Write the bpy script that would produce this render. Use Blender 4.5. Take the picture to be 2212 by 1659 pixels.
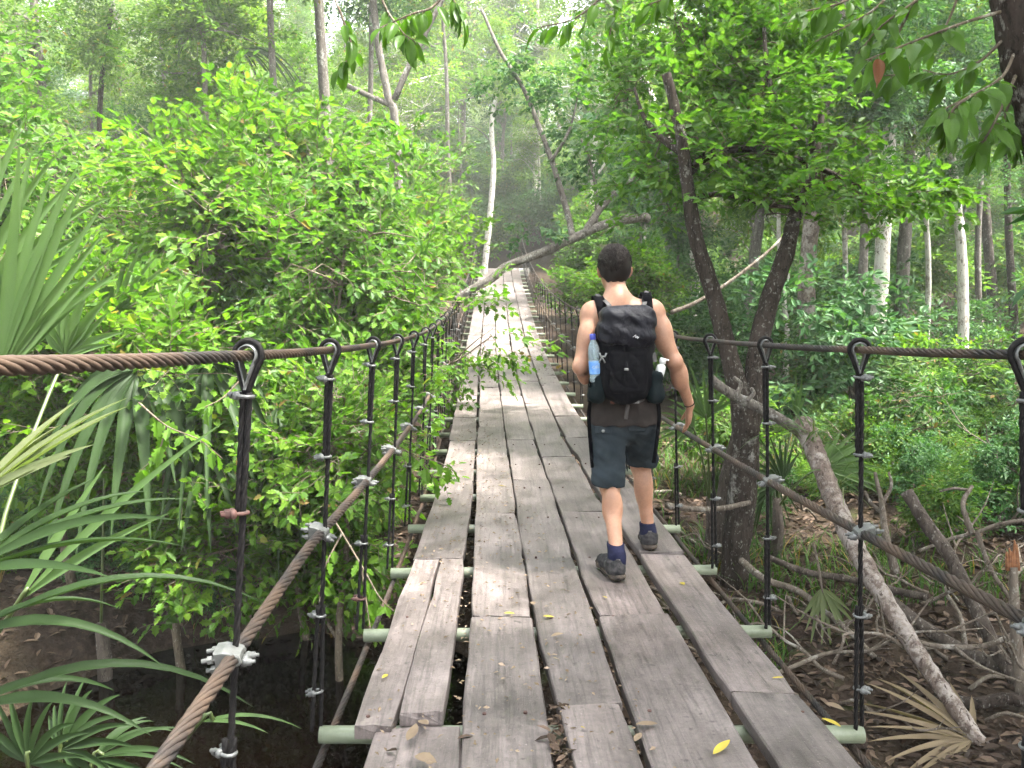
import bpy, bmesh, math, random
import numpy as np
from mathutils import Vector, Matrix, Euler

for _o in list(bpy.data.objects):
    bpy.data.objects.remove(_o, do_unlink=True)
SC = bpy.context.scene
COL = SC.collection
R = math.radians
random.seed(7)
RNG = np.random.default_rng(11)

# ------------------------------------------------------------ camera, sky, sun, exposure
PITCH = R(7.2)
YAW = math.atan(30.0 / 1814.0)
cam_d = bpy.data.cameras.new("camera")
cam_d.sensor_width = 36.0
cam_d.lens = 36.0 * 1814.0 / 2212.0
cam_d.clip_start = 0.05
cam_d.clip_end = 600.0
cam = bpy.data.objects.new("camera", cam_d)
COL.objects.link(cam)
cam.location = (0, 0, 0)
cam.rotation_euler = (R(90) - PITCH, 0, -YAW)
SC.camera = cam

SUN_EL, SUN_AZ = R(66), R(105)          # azimuth measured from +Y (ahead) towards +X
world = bpy.data.worlds.new("World")
SC.world = world
world.use_nodes = True
_n, _l = world.node_tree.nodes, world.node_tree.links
_n.clear()
_sky = _n.new("ShaderNodeTexSky")
_sky.sky_type = 'NISHITA'
_sky.sun_disc = False
_sky.sun_elevation = SUN_EL
_sky.sun_rotation = SUN_AZ
_sky.air_density = 1.0
_sky.dust_density = 4.0
_hs = _n.new("ShaderNodeHueSaturation")
_hs.inputs["Saturation"].default_value = 0.30    # thin bright overcast
_bg = _n.new("ShaderNodeBackground")
_bg.inputs["Strength"].default_value = 0.15
_wo = _n.new("ShaderNodeOutputWorld")
_l.new(_sky.outputs[0], _hs.inputs["Color"])
_l.new(_hs.outputs[0], _bg.inputs["Color"])
_l.new(_bg.outputs[0], _wo.inputs["Surface"])

sun_d = bpy.data.lights.new("sun", 'SUN')
sun_d.energy = 4.0
sun_d.angle = R(7)
sun_d.color = (1.0, 0.965, 0.90)
sun = bpy.data.objects.new("sun", sun_d)
COL.objects.link(sun)
_sd = Vector((math.sin(SUN_AZ) * math.cos(SUN_EL), math.cos(SUN_AZ) * math.cos(SUN_EL), math.sin(SUN_EL)))
sun.rotation_euler = (-_sd).to_track_quat('-Z', 'Y').to_euler()

SC.view_settings.view_transform = 'Standard'
SC.view_settings.look = 'None'
SC.view_settings.gamma = 1.0
SC.view_settings.exposure = 3.3
SC.view_settings.use_curve_mapping = False
SC.render.engine = 'CYCLES'
SC.cycles.use_denoising = True
SC.cycles.use_adaptive_sampling = True
SC.cycles.adaptive_threshold = 0.03
SC.cycles.sample_clamp_indirect = 6.0
SC.cycles.max_bounces = 6
SC.cycles.diffuse_bounces = 4
SC.cycles.glossy_bounces = 3
SC.cycles.transmission_bounces = 4
SC.cycles.transparent_max_bounces = 8
SC.cycles.caustics_reflective = False
SC.cycles.caustics_refractive = False
# ------------------------------------------------------------ helpers
F_PX, CX, CY = 1814.0, 1106.0, 829.5
def ray(x, y):
    u = (x - CX) / F_PX; v = (CY - y) / F_PX
    dx, dy, dz = u, math.cos(PITCH) + v * math.sin(PITCH), -math.sin(PITCH) + v * math.cos(PITCH)
    c, s = math.cos(YAW), math.sin(YAW)
    return Vector((dx * c + dy * s, -dx * s + dy * c, dz))
def at(x, y, Y):
    """the place at distance Y ahead that is seen in the direction (x, y)"""
    r = ray(x, y)
    return r * (Y / r.y)

def smooth(a, b, x):
    t = np.clip((np.asarray(x, float) - a) / (b - a), 0, 1)
    return t * t * (3 - 2 * t)
def _hash2(ix, iy, s):
    h = (ix.astype(np.int64) * 374761393 + iy.astype(np.int64) * 668265263 + s * 982451653) & 0x7fffffff
    h = ((h ^ (h >> 13)) * 1274126177) & 0x7fffffff
    return ((h ^ (h >> 16)) & 0xffff) / 65535.0
def vnoise(x, y, s=0):
    x = np.asarray(x, float); y = np.asarray(y, float)
    ix, iy = np.floor(x), np.floor(y)
    fx, fy = x - ix, y - iy
    fx = fx * fx * (3 - 2 * fx); fy = fy * fy * (3 - 2 * fy)
    a = _hash2(ix, iy, s); b = _hash2(ix + 1, iy, s); c = _hash2(ix, iy + 1, s); d = _hash2(ix + 1, iy + 1, s)
    return (a * (1 - fx) + b * fx) * (1 - fy) + (c * (1 - fx) + d * fx) * fy
def fbm(x, y, s=0, o=4):
    t, amp, tot = 0, 1.0, 0
    for i in range(o):
        t = t + amp * vnoise(np.asarray(x) * 2 ** i, np.asarray(y) * 2 ** i, s + i); tot += amp; amp *= .5
    return t / tot - .5

def np_mesh(name, V, faces, mat=None, smooth_sh=True):
    """V (N,3); faces: list of int arrays (M,k)"""
    V = np.asarray(V, np.float32)
    me = bpy.data.meshes.new(name)
    if not isinstance(faces, (list, tuple)): faces = [faces]
    faces = [np.asarray(f, np.int32) for f in faces if len(f)]
    me.vertices.add(len(V)); me.vertices.foreach_set("co", V.ravel())
    loops = np.concatenate([f.ravel() for f in faces])
    tot = np.concatenate([np.full(len(f), f.shape[1], np.int32) for f in faces])
    st = np.concatenate([[0], np.cumsum(tot)[:-1]]).astype(np.int32)
    me.loops.add(len(loops)); me.loops.foreach_set("vertex_index", loops)
    me.polygons.add(len(tot)); me.polygons.foreach_set("loop_start", st)
    me.polygons.foreach_set("use_smooth", np.full(len(tot), smooth_sh, bool))
    me.update(calc_edges=True); me.validate()
    if mat: me.materials.append(mat)
    return me

def link(name, me, parent=None, loc=None, rot=None, scale=None):
    o = bpy.data.objects.new(name, me)
    COL.objects.link(o)
    if parent is not None: o.parent = parent
    if loc is not None: o.location = loc
    if rot is not None: o.rotation_euler = rot
    if scale is not None: o.scale = scale if hasattr(scale, '__len__') else (scale,) * 3
    return o
def tag(o, label, cat, group=None):
    o['label'] = label; o['category'] = cat
    if group: o['group'] = group
    return o
def thing(name, label, cat, loc=(0, 0, 0), group=None, rot=None):
    return tag(link(name, None, None, loc, rot), label, cat, group)
def kind(o, k):
    o['kind'] = k
    return o

class MB:
    """collects pieces into one mesh"""
    def __init__(s): s.V = []; s.F = {}; s.n = 0
    def add(s, V, *faces):
        V = np.asarray(V, float).reshape(-1, 3)
        for f in faces:
            f = np.asarray(f, int)
            if f.size: s.F.setdefault(f.shape[1], []).append(f + s.n)
        s.V.append(V); s.n += len(V)
    def mesh(s, name, mat=None, sm=True):
        return np_mesh(name, np.concatenate(s.V), [np.concatenate(f) for f in s.F.values()], mat, sm)
    def tube(s, pts, rad, k=8, cap=True, wob=0, seed=0):
        V, q, c = tube_np(pts, rad, k, wob, seed)
        s.add(V, q)
        if cap:
            n = s.n - len(V)
            s.F.setdefault(k, []).append(np.array([list(range(k))[::-1], list(range(len(V) - k, len(V)))]) + n)
        return s
    def box(s, c, d, Rm=None, bev=0.0):
        x, y, z = [v / 2 for v in d]
        if bev <= 0:
            V = np.array([[sx * x, sy * y, sz * z] for sz in (-1, 1) for sy in (-1, 1) for sx in (-1, 1)])
            f = [[0, 2, 3, 1], [4, 5, 7, 6], [0, 1, 5, 4], [2, 6, 7, 3], [0, 4, 6, 2], [1, 3, 7, 5]]
        else:
            b = bev; V = []
            for zz, inset in ((-z, b), (-z + b, 0), (z - b, 0), (z, b)):
                X, Y = x - inset, y - inset
                for px, py in ((-X, -Y + b), (-X + b, -Y), (X - b, -Y), (X, -Y + b), (X, Y - b), (X - b, Y), (-X + b, Y), (-X, Y - b)):
                    V.append((px, py, zz))
            V = np.array(V); f = []
            for L in range(3):
                for i in range(8):
                    j = (i + 1) % 8; f.append([L * 8 + i, L * 8 + j, L * 8 + 8 + j, L * 8 + 8 + i])
            if Rm is not None: V = V @ np.array(Rm).T
            s.add(V + np.array(c), np.array(f))
            n = s.n - 32
            s.F.setdefault(8, []).append(np.array([list(range(8))[::-1], list(range(24, 32))]) + n)
            return s
        if Rm is not None: V = V @ np.array(Rm).T
        s.add(V + np.array(c), np.array(f))
        return s

def frames(P):
    P = np.asarray(P, float)
    T = np.gradient(P, axis=0); T /= np.linalg.norm(T, axis=1)[:, None] + 1e-12
    up = np.array([0, 0, 1.]) if abs(T[0, 2]) < .9 else np.array([1., 0, 0])
    n = up - T[0] * (up @ T[0]); n /= np.linalg.norm(n)
    N = [n]
    for i in range(1, len(P)):
        n = N[-1] - T[i] * (N[-1] @ T[i]); n /= np.linalg.norm(n) + 1e-12; N.append(n)
    N = np.array(N)
    return T, N, np.cross(T, N)
def tube_np(pts, rad, k=8, wob=0, seed=0):
    P = np.asarray(pts, float); n = len(P)
    r = np.broadcast_to(np.asarray(rad, float), (n,)) if np.ndim(rad) else np.full(n, rad)
    T, N, B = frames(P)
    a = np.linspace(0, 2 * np.pi, k, endpoint=False)
    rr = r[:, None] * np.ones(k)
    if wob:
        g = np.random.default_rng(seed)
        rr = rr * (1 + wob * (g.random((n, k)) - .5) * 2 + wob * (g.random((n, 1)) - .5))
    V = P[:, None] + rr[..., None] * (np.cos(a)[None, :, None] * N[:, None] + np.sin(a)[None, :, None] * B[:, None])
    i = np.arange(n - 1)[:, None] * k; j = np.arange(k)[None]; j2 = (j + 1) % k
    q = np.stack([i + j, i + j2, i + k + j2, i + k + j], -1).reshape(-1, 4)
    return V.reshape(-1, 3), q, None
def resample(pts, n):
    """smooth Catmull-Rom through control points; rows may carry a radius"""
    P = np.asarray(pts, float)
    if len(P) == 2: P = np.array([P[0], (P[0] + P[1]) / 2, P[1]])
    Q = np.concatenate([[2 * P[0] - P[1]], P, [2 * P[-1] - P[-2]]])
    m = len(P) - 1; out = []
    for u in np.linspace(0, m - 1e-6, n):
        i = int(u); t = u - i; a, b, c, d = Q[i], Q[i + 1], Q[i + 2], Q[i + 3]
        out.append(.5 * (2 * b + (c - a) * t + (2 * a - 5 * b + 4 * c - d) * t * t + (3 * b - a - 3 * c + d) * t ** 3))
    return np.array(out)
def norm(v):
    v = np.asarray(v, float)
    return v / (np.linalg.norm(v, axis=-1, keepdims=True) + 1e-12)

# signed-distance modelling for soft shapes (bodies, cloth, packs)
class SDF:
    def __init__(s, lo, hi, h):
        s.lo = np.array(lo, float); s.h = h
        s.n = np.ceil((np.array(hi, float) - s.lo) / h).astype(int) + 1
        s.d = np.full(s.n, 1.0, np.float32)
        s.ax = [s.lo[i] + h * np.arange(s.n[i]) for i in range(3)]
    def _win(s, lo, hi):
        a = np.clip(np.floor((np.array(lo) - s.lo) / s.h).astype(int), 0, s.n)
        b = np.clip(np.ceil((np.array(hi) - s.lo) / s.h).astype(int) + 1, 0, s.n)
        sl = tuple(slice(a[i], b[i]) for i in range(3))
        X, Y, Z = np.meshgrid(*[s.ax[i][sl[i]] for i in range(3)], indexing='ij')
        return sl, X, Y, Z
    def _mix(s, sl, d, k, sub=False):
        o = s.d[sl]
        if sub:
            s.d[sl] = np.maximum(o, -d); return
        if k <= 0: s.d[sl] = np.minimum(o, d); return
        h = np.clip(.5 + .5 * (o - d) / k, 0, 1)
        s.d[sl] = o * (1 - h) + d * h - k * h * (1 - h)
    def cone(s, a, b, ra, rb, k=.02, flat=None, sub=False):
        """round cone a->b; flat=(axis, f) squeezes the section along an axis"""
        a = np.array(a, float); b = np.array(b, float); m = max(ra, rb) * (1.6 if flat else 1) + k + 3 * s.h
        sl, X, Y, Z = s._win(np.minimum(a, b) - m, np.maximum(a, b) + m)
        if not X.size: return
        p = np.stack([X - a[0], Y - a[1], Z - a[2]], -1); ba = b - a
        t = np.clip((p @ ba) / (ba @ ba + 1e-9), 0, 1)
        q = p - t[..., None] * ba
        if flat is not None:
            ax = np.array(flat[0], float); ax /= np.linalg.norm(ax)
            c = q @ ax
            q = q + (c * (1 / flat[1] - 1))[..., None] * ax
        d = np.sqrt((q * q).sum(-1)) - (ra + (rb - ra) * t)
        s._mix(sl, d, k, sub)
    def ell(s, c, r, k=.02, Rm=None, sub=False):
        c = np.array(c, float); r = np.array(r, float); m = max(r) + k + 3 * s.h
        sl, X, Y, Z = s._win(c - m, c + m)
        if not X.size: return
        p = np.stack([X - c[0], Y - c[1], Z - c[2]], -1)
        if Rm is not None: p = p @ np.array(Rm)
        k0 = np.sqrt(((p / r) ** 2).sum(-1)); k1 = np.sqrt(((p / r ** 2) ** 2).sum(-1)) + 1e-6
        s._mix(sl, k0 * (k0 - 1) / k1, k, sub)
    def rbox(s, c, hd, rad, k=.01, Rm=None, taper=0, sub=False):
        c = np.array(c, float); hd = np.array(hd, float); m = np.linalg.norm(hd) + k + 3 * s.h
        sl, X, Y, Z = s._win(c - m, c + m)
        if not X.size: return
        p = np.stack([X - c[0], Y - c[1], Z - c[2]], -1)
        if Rm is not None: p = p @ np.array(Rm)
        if taper: p = p / np.stack([1 + taper * p[..., 2] / hd[2]] * 2 + [np.ones_like(X)], -1)
        q = np.abs(p) - (hd - rad)
        d = np.sqrt((np.maximum(q, 0) ** 2).sum(-1)) + np.minimum(q.max(-1), 0) - rad
        s._mix(sl, d, k, sub)
    def clip(s, f):
        X, Y, Z = np.meshgrid(*s.ax, indexing='ij', sparse=True)
        s.d = np.maximum(s.d, f(X, Y, Z).astype(np.float32))
    def add(s, f):
        X, Y, Z = np.meshgrid(*s.ax, indexing='ij', sparse=True)
        s.d = s.d + f(X, Y, Z).astype(np.float32)
    def mesh(s, name, mat, relax=2):
        d = s.d; ins = d < 0
        n0, n1, n2 = d.shape
        c = np.zeros((n0 - 1, n1 - 1, n2 - 1), np.int8)
        for dx in (0, 1):
            for dy in (0, 1):
                for dz in (0, 1):
                    c += ins[dx:n0 - 1 + dx, dy:n1 - 1 + dy, dz:n2 - 1 + dz]
        cells = np.argwhere((c > 0) & (c < 8))
        idx = np.full(c.shape, -1, np.int32); idx[tuple(cells.T)] = np.arange(len(cells))
        acc = np.zeros((len(cells), 3)); cnt = np.zeros(len(cells))
        cor = [(x, y, z) for x in (0, 1) for y in (0, 1) for z in (0, 1)]
        for i, a in enumerate(cor):
            for b in cor[i + 1:]:
                if sum(abs(p - q) for p, q in zip(a, b)) != 1: continue
                da = d[cells[:, 0] + a[0], cells[:, 1] + a[1], cells[:, 2] + a[2]]
                db = d[cells[:, 0] + b[0], cells[:, 1] + b[1], cells[:, 2] + b[2]]
                m = (da < 0) != (db < 0)
                t = np.where(m, da / np.where(m, da - db, 1), 0)
                pos = np.array(a) + t[:, None] * (np.array(b) - np.array(a))
                acc[m] += pos[m]; cnt[m] += 1
        V = s.lo + s.h * (cells + acc / cnt[:, None])
        Q = []
        for ax in range(3):
            o1, o2 = (ax + 1) % 3, (ax + 2) % 3
            A = np.moveaxis(ins, ax, 0); e = np.argwhere(A[:-1] != A[1:])
            g = np.zeros((len(e), 3), int)
            rest = [i for i in range(3) if i != ax]
            g[:, ax] = e[:, 0]; g[:, rest[0]] = e[:, 1]; g[:, rest[1]] = e[:, 2]
            ok = (g[:, o1] > 0) & (g[:, o2] > 0) & (g[:, o1] < c.shape[o1]) & (g[:, o2] < c.shape[o2])
            g = g[ok]
            def cell(da, db):
                h = g.copy(); h[:, o1] -= da; h[:, o2] -= db
                return idx[h[:, 0], h[:, 1], h[:, 2]]
            q = np.stack([cell(1, 1), cell(0, 1), cell(0, 0), cell(1, 0)], -1)
            up = ins[g[:, 0], g[:, 1], g[:, 2]]
            q[~up] = q[~up][:, ::-1]
            Q.append(q)
        Q = np.concatenate(Q); Q = Q[(Q >= 0).all(1)]
        for _ in range(relax):
            S = np.zeros_like(V); C = np.zeros(len(V))
            for i in range(4):
                a, b = Q[:, i], Q[:, (i + 1) % 4]
                np.add.at(S, a, V[b]); np.add.at(C, a, 1); np.add.at(S, b, V[a]); np.add.at(C, b, 1)
            V = V * .5 + .5 * S / np.maximum(C, 1)[:, None]
        return np_mesh(name, V, Q, mat)
# ------------------------------------------------------------ materials
class NT:
    def __init__(s, name):
        s.m = bpy.data.materials.new(name); s.m.use_nodes = True
        s.t = s.m.node_tree; s.t.nodes.clear()
        s.out = s.n("ShaderNodeOutputMaterial")
    def n(s, typ, **kw):
        nd = s.t.nodes.new(typ)
        for k, v in kw.items():
            if k.startswith('i_'):
                nd.inputs[k[2:].replace('_', ' ')].default_value = v
            else: setattr(nd, k, v)
        return nd
    def l(s, a, b): s.t.links.new(a, b); return b.node
    def noise(s, vec, scale, detail=5, rough=.6, dist=0.0):
        nd = s.n("ShaderNodeTexNoise", i_Scale=scale, i_Detail=detail, i_Roughness=rough, i_Distortion=dist)
        if vec is not None: s.l(vec, nd.inputs["Vector"])
        return nd.outputs["Fac"]
    def ramp(s, fac, stops, interp='LINEAR'):
        nd = s.n("ShaderNodeValToRGB"); cr = nd.color_ramp; cr.interpolation = interp
        while len(cr.elements) < len(stops): cr.elements.new(.5)
        for e, (p, c) in zip(cr.elements, stops):
            e.position = p; e.color = (*c, 1) if len(c) == 3 else c
        s.l(fac, nd.inputs[0]); return nd.outputs[0]
    def mix(s, fac, a, b, mode='MIX'):
        nd = s.n("ShaderNodeMix", data_type='RGBA', blend_type=mode)
        for sock, v in ((nd.inputs[0], fac), (nd.inputs[6], a), (nd.inputs[7], b)):
            if hasattr(v, 'node'): s.l(v, sock)
            elif isinstance(v, (int, float)): sock.default_value = v
            else: sock.default_value = (*v, 1)
        return nd.outputs[2]
    def math(s, op, a, b=0.0, c=None):
        nd = s.n("ShaderNodeMath", operation=op)
        for i, v in enumerate((a, b) if c is None else (a, b, c)):
            if hasattr(v, 'node'): s.l(v, nd.inputs[i])
            else: nd.inputs[i].default_value = v
        return nd.outputs[0]
    def mapped(s, scale=(1, 1, 1), coord='Object', rnd=False):
        tc = s.n("ShaderNodeTexCoord"); mp = s.n("ShaderNodeMapping"); mp.inputs["Scale"].default_value = scale
        s.l(tc.outputs[coord], mp.inputs[0])
        if rnd:
            oi = s.n("ShaderNodeObjectInfo"); mm = s.n("ShaderNodeVectorMath", operation='SCALE'); mm.inputs[0].default_value = (31, 17, 23)
            s.l(oi.outputs["Random"], mm.inputs["Scale"]); s.l(mm.outputs[0], mp.inputs["Location"])
        return mp.outputs[0]
    def bsdf(s, col, rough=.7, spec=.3, bump=None, bstr=.3, bdist=.01, **kw):
        b = s.n("ShaderNodeBsdfPrincipled")
        for k, v in (("Base Color", col), ("Roughness", rough), ("Specular IOR Level", spec), *[(k.replace('_', ' '), v) for k, v in kw.items()]):
            if hasattr(v, 'node'): s.l(v, b.inputs[k])
            else: b.inputs[k].default_value = (*v, 1) if (isinstance(v, tuple) and len(v) == 3 and b.inputs[k].type == 'RGBA') else v
        if bump is not None:
            bp = s.n("ShaderNodeBump"); bp.inputs["Strength"].default_value = bstr; bp.inputs["Distance"].default_value = bdist
            s.l(bump, bp.inputs["Height"]); s.l(bp.outputs[0], b.inputs["Normal"])
        return b.outputs[0]
    def done(s, sh): s.l(sh, s.out.inputs[0]); return s.m

def leaf_mat(name, dark, mid, light, trans=.45, rough=.42, clump=1.3, obj_var=.0, brown=0.0):
    t = NT(name)
    g = t.n("ShaderNodeNewGeometry")
    rnd = g.outputs["Random Per Island"]
    c = t.ramp(rnd, [(0, dark), (.5, mid), (1, light)])
    n = t.noise(t.mapped(coord='Object', rnd=True), clump, 2)
    c = t.mix(t.ramp(n, [(.35, (0, 0, 0)), (.65, (1, 1, 1))]), t.mix(.5, c, dark), c)
    if brown:
        c = t.mix(t.ramp(rnd, [(1 - brown - .01, (0, 0, 0)), (1 - brown, (1, 1, 1))]), c, (.16, .11, .035))
    tc = t.mix(1.0, c, (1.05, 1.22, .45), 'MULTIPLY')
    p = t.bsdf(c, rough + .06, .13)
    tr = t.n("ShaderNodeBsdfTranslucent"); t.l(tc, tr.inputs[0])
    mx = t.n("ShaderNodeMixShader"); mx.inputs[0].default_value = trans
    t.l(p, mx.inputs[1]); t.l(tr.outputs[0], mx.inputs[2])
    return t.done(mx.outputs[0])

def bark_mat(name, base, dark, lichen, lich=.5, sc=(1, 1, .25), scale=14):
    t = NT(name)
    v = t.mapped(sc, rnd=True)
    a = t.noise(v, scale, 7, .7, .4); b = t.noise(t.mapped(rnd=True), 5, 5, .65)
    f = t.noise(t.mapped(rnd=True), 22, 5, .7)
    c = t.ramp(a, [(.3, dark), (.62, base)])
    m = t.ramp(t.math('ADD', t.math('MULTIPLY', b, .65), t.math('MULTIPLY', f, .35)), [(1 - lich - .03, (0, 0, 0)), (1 - lich + .05, (1, 1, 1))])
    c = t.mix(m, c, lichen)
    fl = t.ramp(t.noise(t.mapped((1, 1, .5), rnd=True), 48, 3, .6), [(.60, (0, 0, 0)), (.66, (.7, .7, .7))])
    c = t.mix(fl, c, lichen)
    ck = t.ramp(t.noise(t.mapped((1, 1, .3), rnd=True), 30, 4, .7, .8), [(.36, (1, 1, 1)), (.44, (0, 0, 0))])
    c = t.mix(ck, c, dark)
    return t.done(t.bsdf(c, .9, .05, bump=a, bstr=1.0, bdist=.03))

def wood_mat():
    t = NT("weathered_plank")
    gr = t.noise(t.mapped((13, .8, 6), rnd=True), 3.4, 8, .72, .5)
    blot = t.noise(t.mapped((1, .6, 1), rnd=True), 5.0, 7, .68)
    fine = t.noise(t.mapped((1, 1, 1), rnd=True), 42, 5, .75)
    streak = t.noise(t.mapped((26, .35, 6), rnd=True), 2.2, 4, .6)
    c = t.ramp(blot, [(.28, (.058, .050, .047)), (.46, (.104, .092, .088)), (.58, (.128, .114, .110)), (.76, (.185, .168, .162))])
    def mul(c, fac, stops): return t.mix(1.0, c, t.ramp(fac, [(p, (v, v * .99, v * .98)) for p, v in stops]), 'MULTIPLY')
    c = mul(c, gr, [(.30, .60), (.50, 1.0), (.70, 1.24)])
    c = mul(c, fine, [(.30, .66), (.48, 1.0), (.72, 1.25)])
    c = mul(c, streak, [(.36, .72), (.46, 1.0)])
    c = mul(c, t.noise(t.mapped(rnd=True), 1.5, 4, .6), [(.36, .66), (.52, 1.0), (.68, 1.16)])
    spots = t.ramp(t.noise(t.mapped(rnd=True), 26, 3, .5), [(.27, (1, 1, 1)), (.35, (0, 0, 0))])
    c = t.mix(t.math('MULTIPLY', spots, .7), c, (.024, .020, .018))
    pale = t.ramp(t.noise(t.mapped(rnd=True), 110, 2, .5), [(.69, (0, 0, 0)), (.74, (1, 1, 1))])
    c = t.mix(t.math('MULTIPLY', pale, .5), c, (.30, .27, .25))
    oi = t.n("ShaderNodeObjectInfo")
    c = t.mix(1.0, c, t.ramp(oi.outputs["Random"], [(0, (.82, .80, .81)), (.5, (.98, .955, .965)), (1, (1.13, 1.09, 1.10))]), 'MULTIPLY')
    rough = t.ramp(t.math('ADD', t.math('MULTIPLY', blot, .6), t.math('MULTIPLY', fine, .4)), [(.3, (.34,) * 3), (.7, (.58,) * 3)])
    h = t.math('ADD', t.math('MULTIPLY', gr, .8), t.math('MULTIPLY', fine, .5))
    return t.done(t.bsdf(c, rough, .32, bump=h, bstr=.5, bdist=.008))

def rust_rope_mat():
    t = NT("rusty_wire_rope")
    n = t.noise(t.mapped(coord='Object'), 38, 5, .7); m = t.noise(t.mapped(coord='Object'), 3.0, 3, .6)
    c = t.ramp(n, [(.3, (.007, .007, .008)), (.55, (.022, .018, .016)), (.75, (.048, .034, .025))])
    c = t.mix(t.ramp(m, [(.42, (0, 0, 0)), (.62, (.8, .8, .8))]), c, (.060, .039, .026))
    return t.done(t.bsdf(c, .62, .18, bump=n, bstr=.4, bdist=.002))

def simple(name, a, b, scale=20, rough=.6, spec=.3, bstr=.2, bdist=.004, lo=.35, hi=.65, det=5, **kw):
    t = NT(name)
    n = t.noise(t.mapped(rnd=True), scale, det, .62)
    return t.done(t.bsdf(t.ramp(n, [(lo, a), (hi, b)]), rough, spec, bump=n, bstr=bstr, bdist=bdist, **kw))

def ground_mat():
    t = NT("leaf_litter_soil")
    v = t.mapped()
    a = t.noise(v, 1.1, 6, .6); b = t.noise(v, 16, 6, .7); cc = t.noise(v, 60, 4, .7)
    c = t.ramp(b, [(.3, (.010, .007, .0055)), (.5, (.030, .021, .016)), (.68, (.066, .046, .034))])
    c = t.mix(t.ramp(a, [(.45, (0, 0, 0)), (.6, (1, 1, 1))]), c, t.ramp(cc, [(.35, (.022, .017, .011)), (.7, (.075, .054, .036))]))
    moss = t.ramp(t.noise(v, 2.6, 5, .6), [(.6, (0, 0, 0)), (.7, (.6, .6, .6))])
    c = t.mix(moss, c, (.045, .06, .018))
    return t.done(t.bsdf(c, .9, .05, bump=t.math('ADD', b, t.math('MULTIPLY', cc, .5)), bstr=.9, bdist=.04))

def water_mat():
    t = NT("dark_stream_water")
    n = t.noise(t.mapped(), 7, 3, .5)
    return t.done(t.bsdf((.0012, .0006, .0003), .02, .5, bump=n, bstr=.12, bdist=.02, IOR=1.33))

M = {}
M['wood'] = wood_mat()
M['rope'] = rust_rope_mat()
M['black_rope'] = simple("dark_hanger_rope", (.004, .004, .0045), (.013, .0115, .011), 90, .6, .08, .4, .002)
M['galv'] = simple("galvanised_metal", (.055, .057, .055), (.12, .124, .12), 60, .45, .5, .1, .001, Metallic=.35)
M['clamp'] = simple("pale_cast_clamp", (.05, .052, .048), (.10, .103, .097), 40, .5, .5, .15, .002, Metallic=.15)
M['redrust'] = simple("red_primer_rust", (.03, .016, .013), (.085, .040, .032), 60, .7, .3)
M['tube'] = simple("pale_green_painted_tube", (.080, .096, .060), (.145, .166, .116), 12, .42, .45, .1, .002, .3, .6)
M['ground'] = ground_mat()
M['water'] = water_mat()
M['concrete'] = simple("weathered_concrete", (.20, .195, .175), (.30, .29, .265), 8, .8, .3, .3, .01)
# foliage
M['holly'] = leaf_mat("lobed_leaf", (.034, .084, .010), (.076, .166, .016), (.145, .245, .026), .54, .36, brown=.008)
M['holly_green'] = leaf_mat('deep_green_lobed_leaf', (.034, .085, .014), (.068, .155, .021), (.130, .228, .032), .54, .36)
M['leaf_a'] = leaf_mat("forest_leaf", (.040, .088, .016), (.078, .155, .024), (.140, .225, .034), .52, .45, brown=.012)
M['leaf_b'] = leaf_mat("yellow_green_leaf", (.055, .11, .015), (.105, .185, .024), (.19, .255, .04), .52, .45, brown=.02)
M['leaf_c'] = leaf_mat("blue_green_leaf", (.022, .065, .022), (.045, .108, .036), (.085, .155, .055), .40, .4)
M['leaf_d'] = leaf_mat("dark_understory_leaf", (.018, .048, .012), (.036, .085, .02), (.07, .13, .03), .42, .42, brown=.02)
M['big_leaf'] = leaf_mat("large_glossy_leaf", (.030, .075, .010), (.055, .125, .014), (.10, .19, .02), .50, .30)
M['big_leaf_red'] = leaf_mat("dying_red_brown_leaf", (.09, .035, .015), (.12, .045, .02), (.14, .06, .02), .4, .4)
M['palm'] = leaf_mat("palm_blade", (.045, .088, .028), (.075, .130, .042), (.12, .18, .065), .42, .30, clump=2)
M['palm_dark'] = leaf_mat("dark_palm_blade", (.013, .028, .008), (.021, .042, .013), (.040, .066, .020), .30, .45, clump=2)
M['palm_pale'] = leaf_mat("pale_dry_palm_blade", (.075, .105, .04), (.12, .145, .065), (.19, .19, .11), .40, .4, clump=2)
M['palm_dead'] = leaf_mat("dead_straw_palm_blade", (.09, .066, .04), (.15, .115, .07), (.24, .19, .125), .2, .6, clump=3)
M['grass'] = leaf_mat("grass_blade", (.025, .062, .011), (.046, .10, .016), (.085, .14, .028), .4, .45, brown=.08)
M['litter'] = leaf_mat("dry_leaf", (.020, .013, .009), (.050, .033, .023), (.15, .104, .074), .15, .6, clump=4)
M['yellow_leaf'] = leaf_mat("fallen_yellow_leaf", (.26, .20, .03), (.33, .26, .04), (.38, .30, .05), .2, .4)
M['tan_leaf'] = leaf_mat("fallen_tan_leaf", (.10, .07, .045), (.16, .12, .08), (.26, .20, .15), .15, .6)
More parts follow.
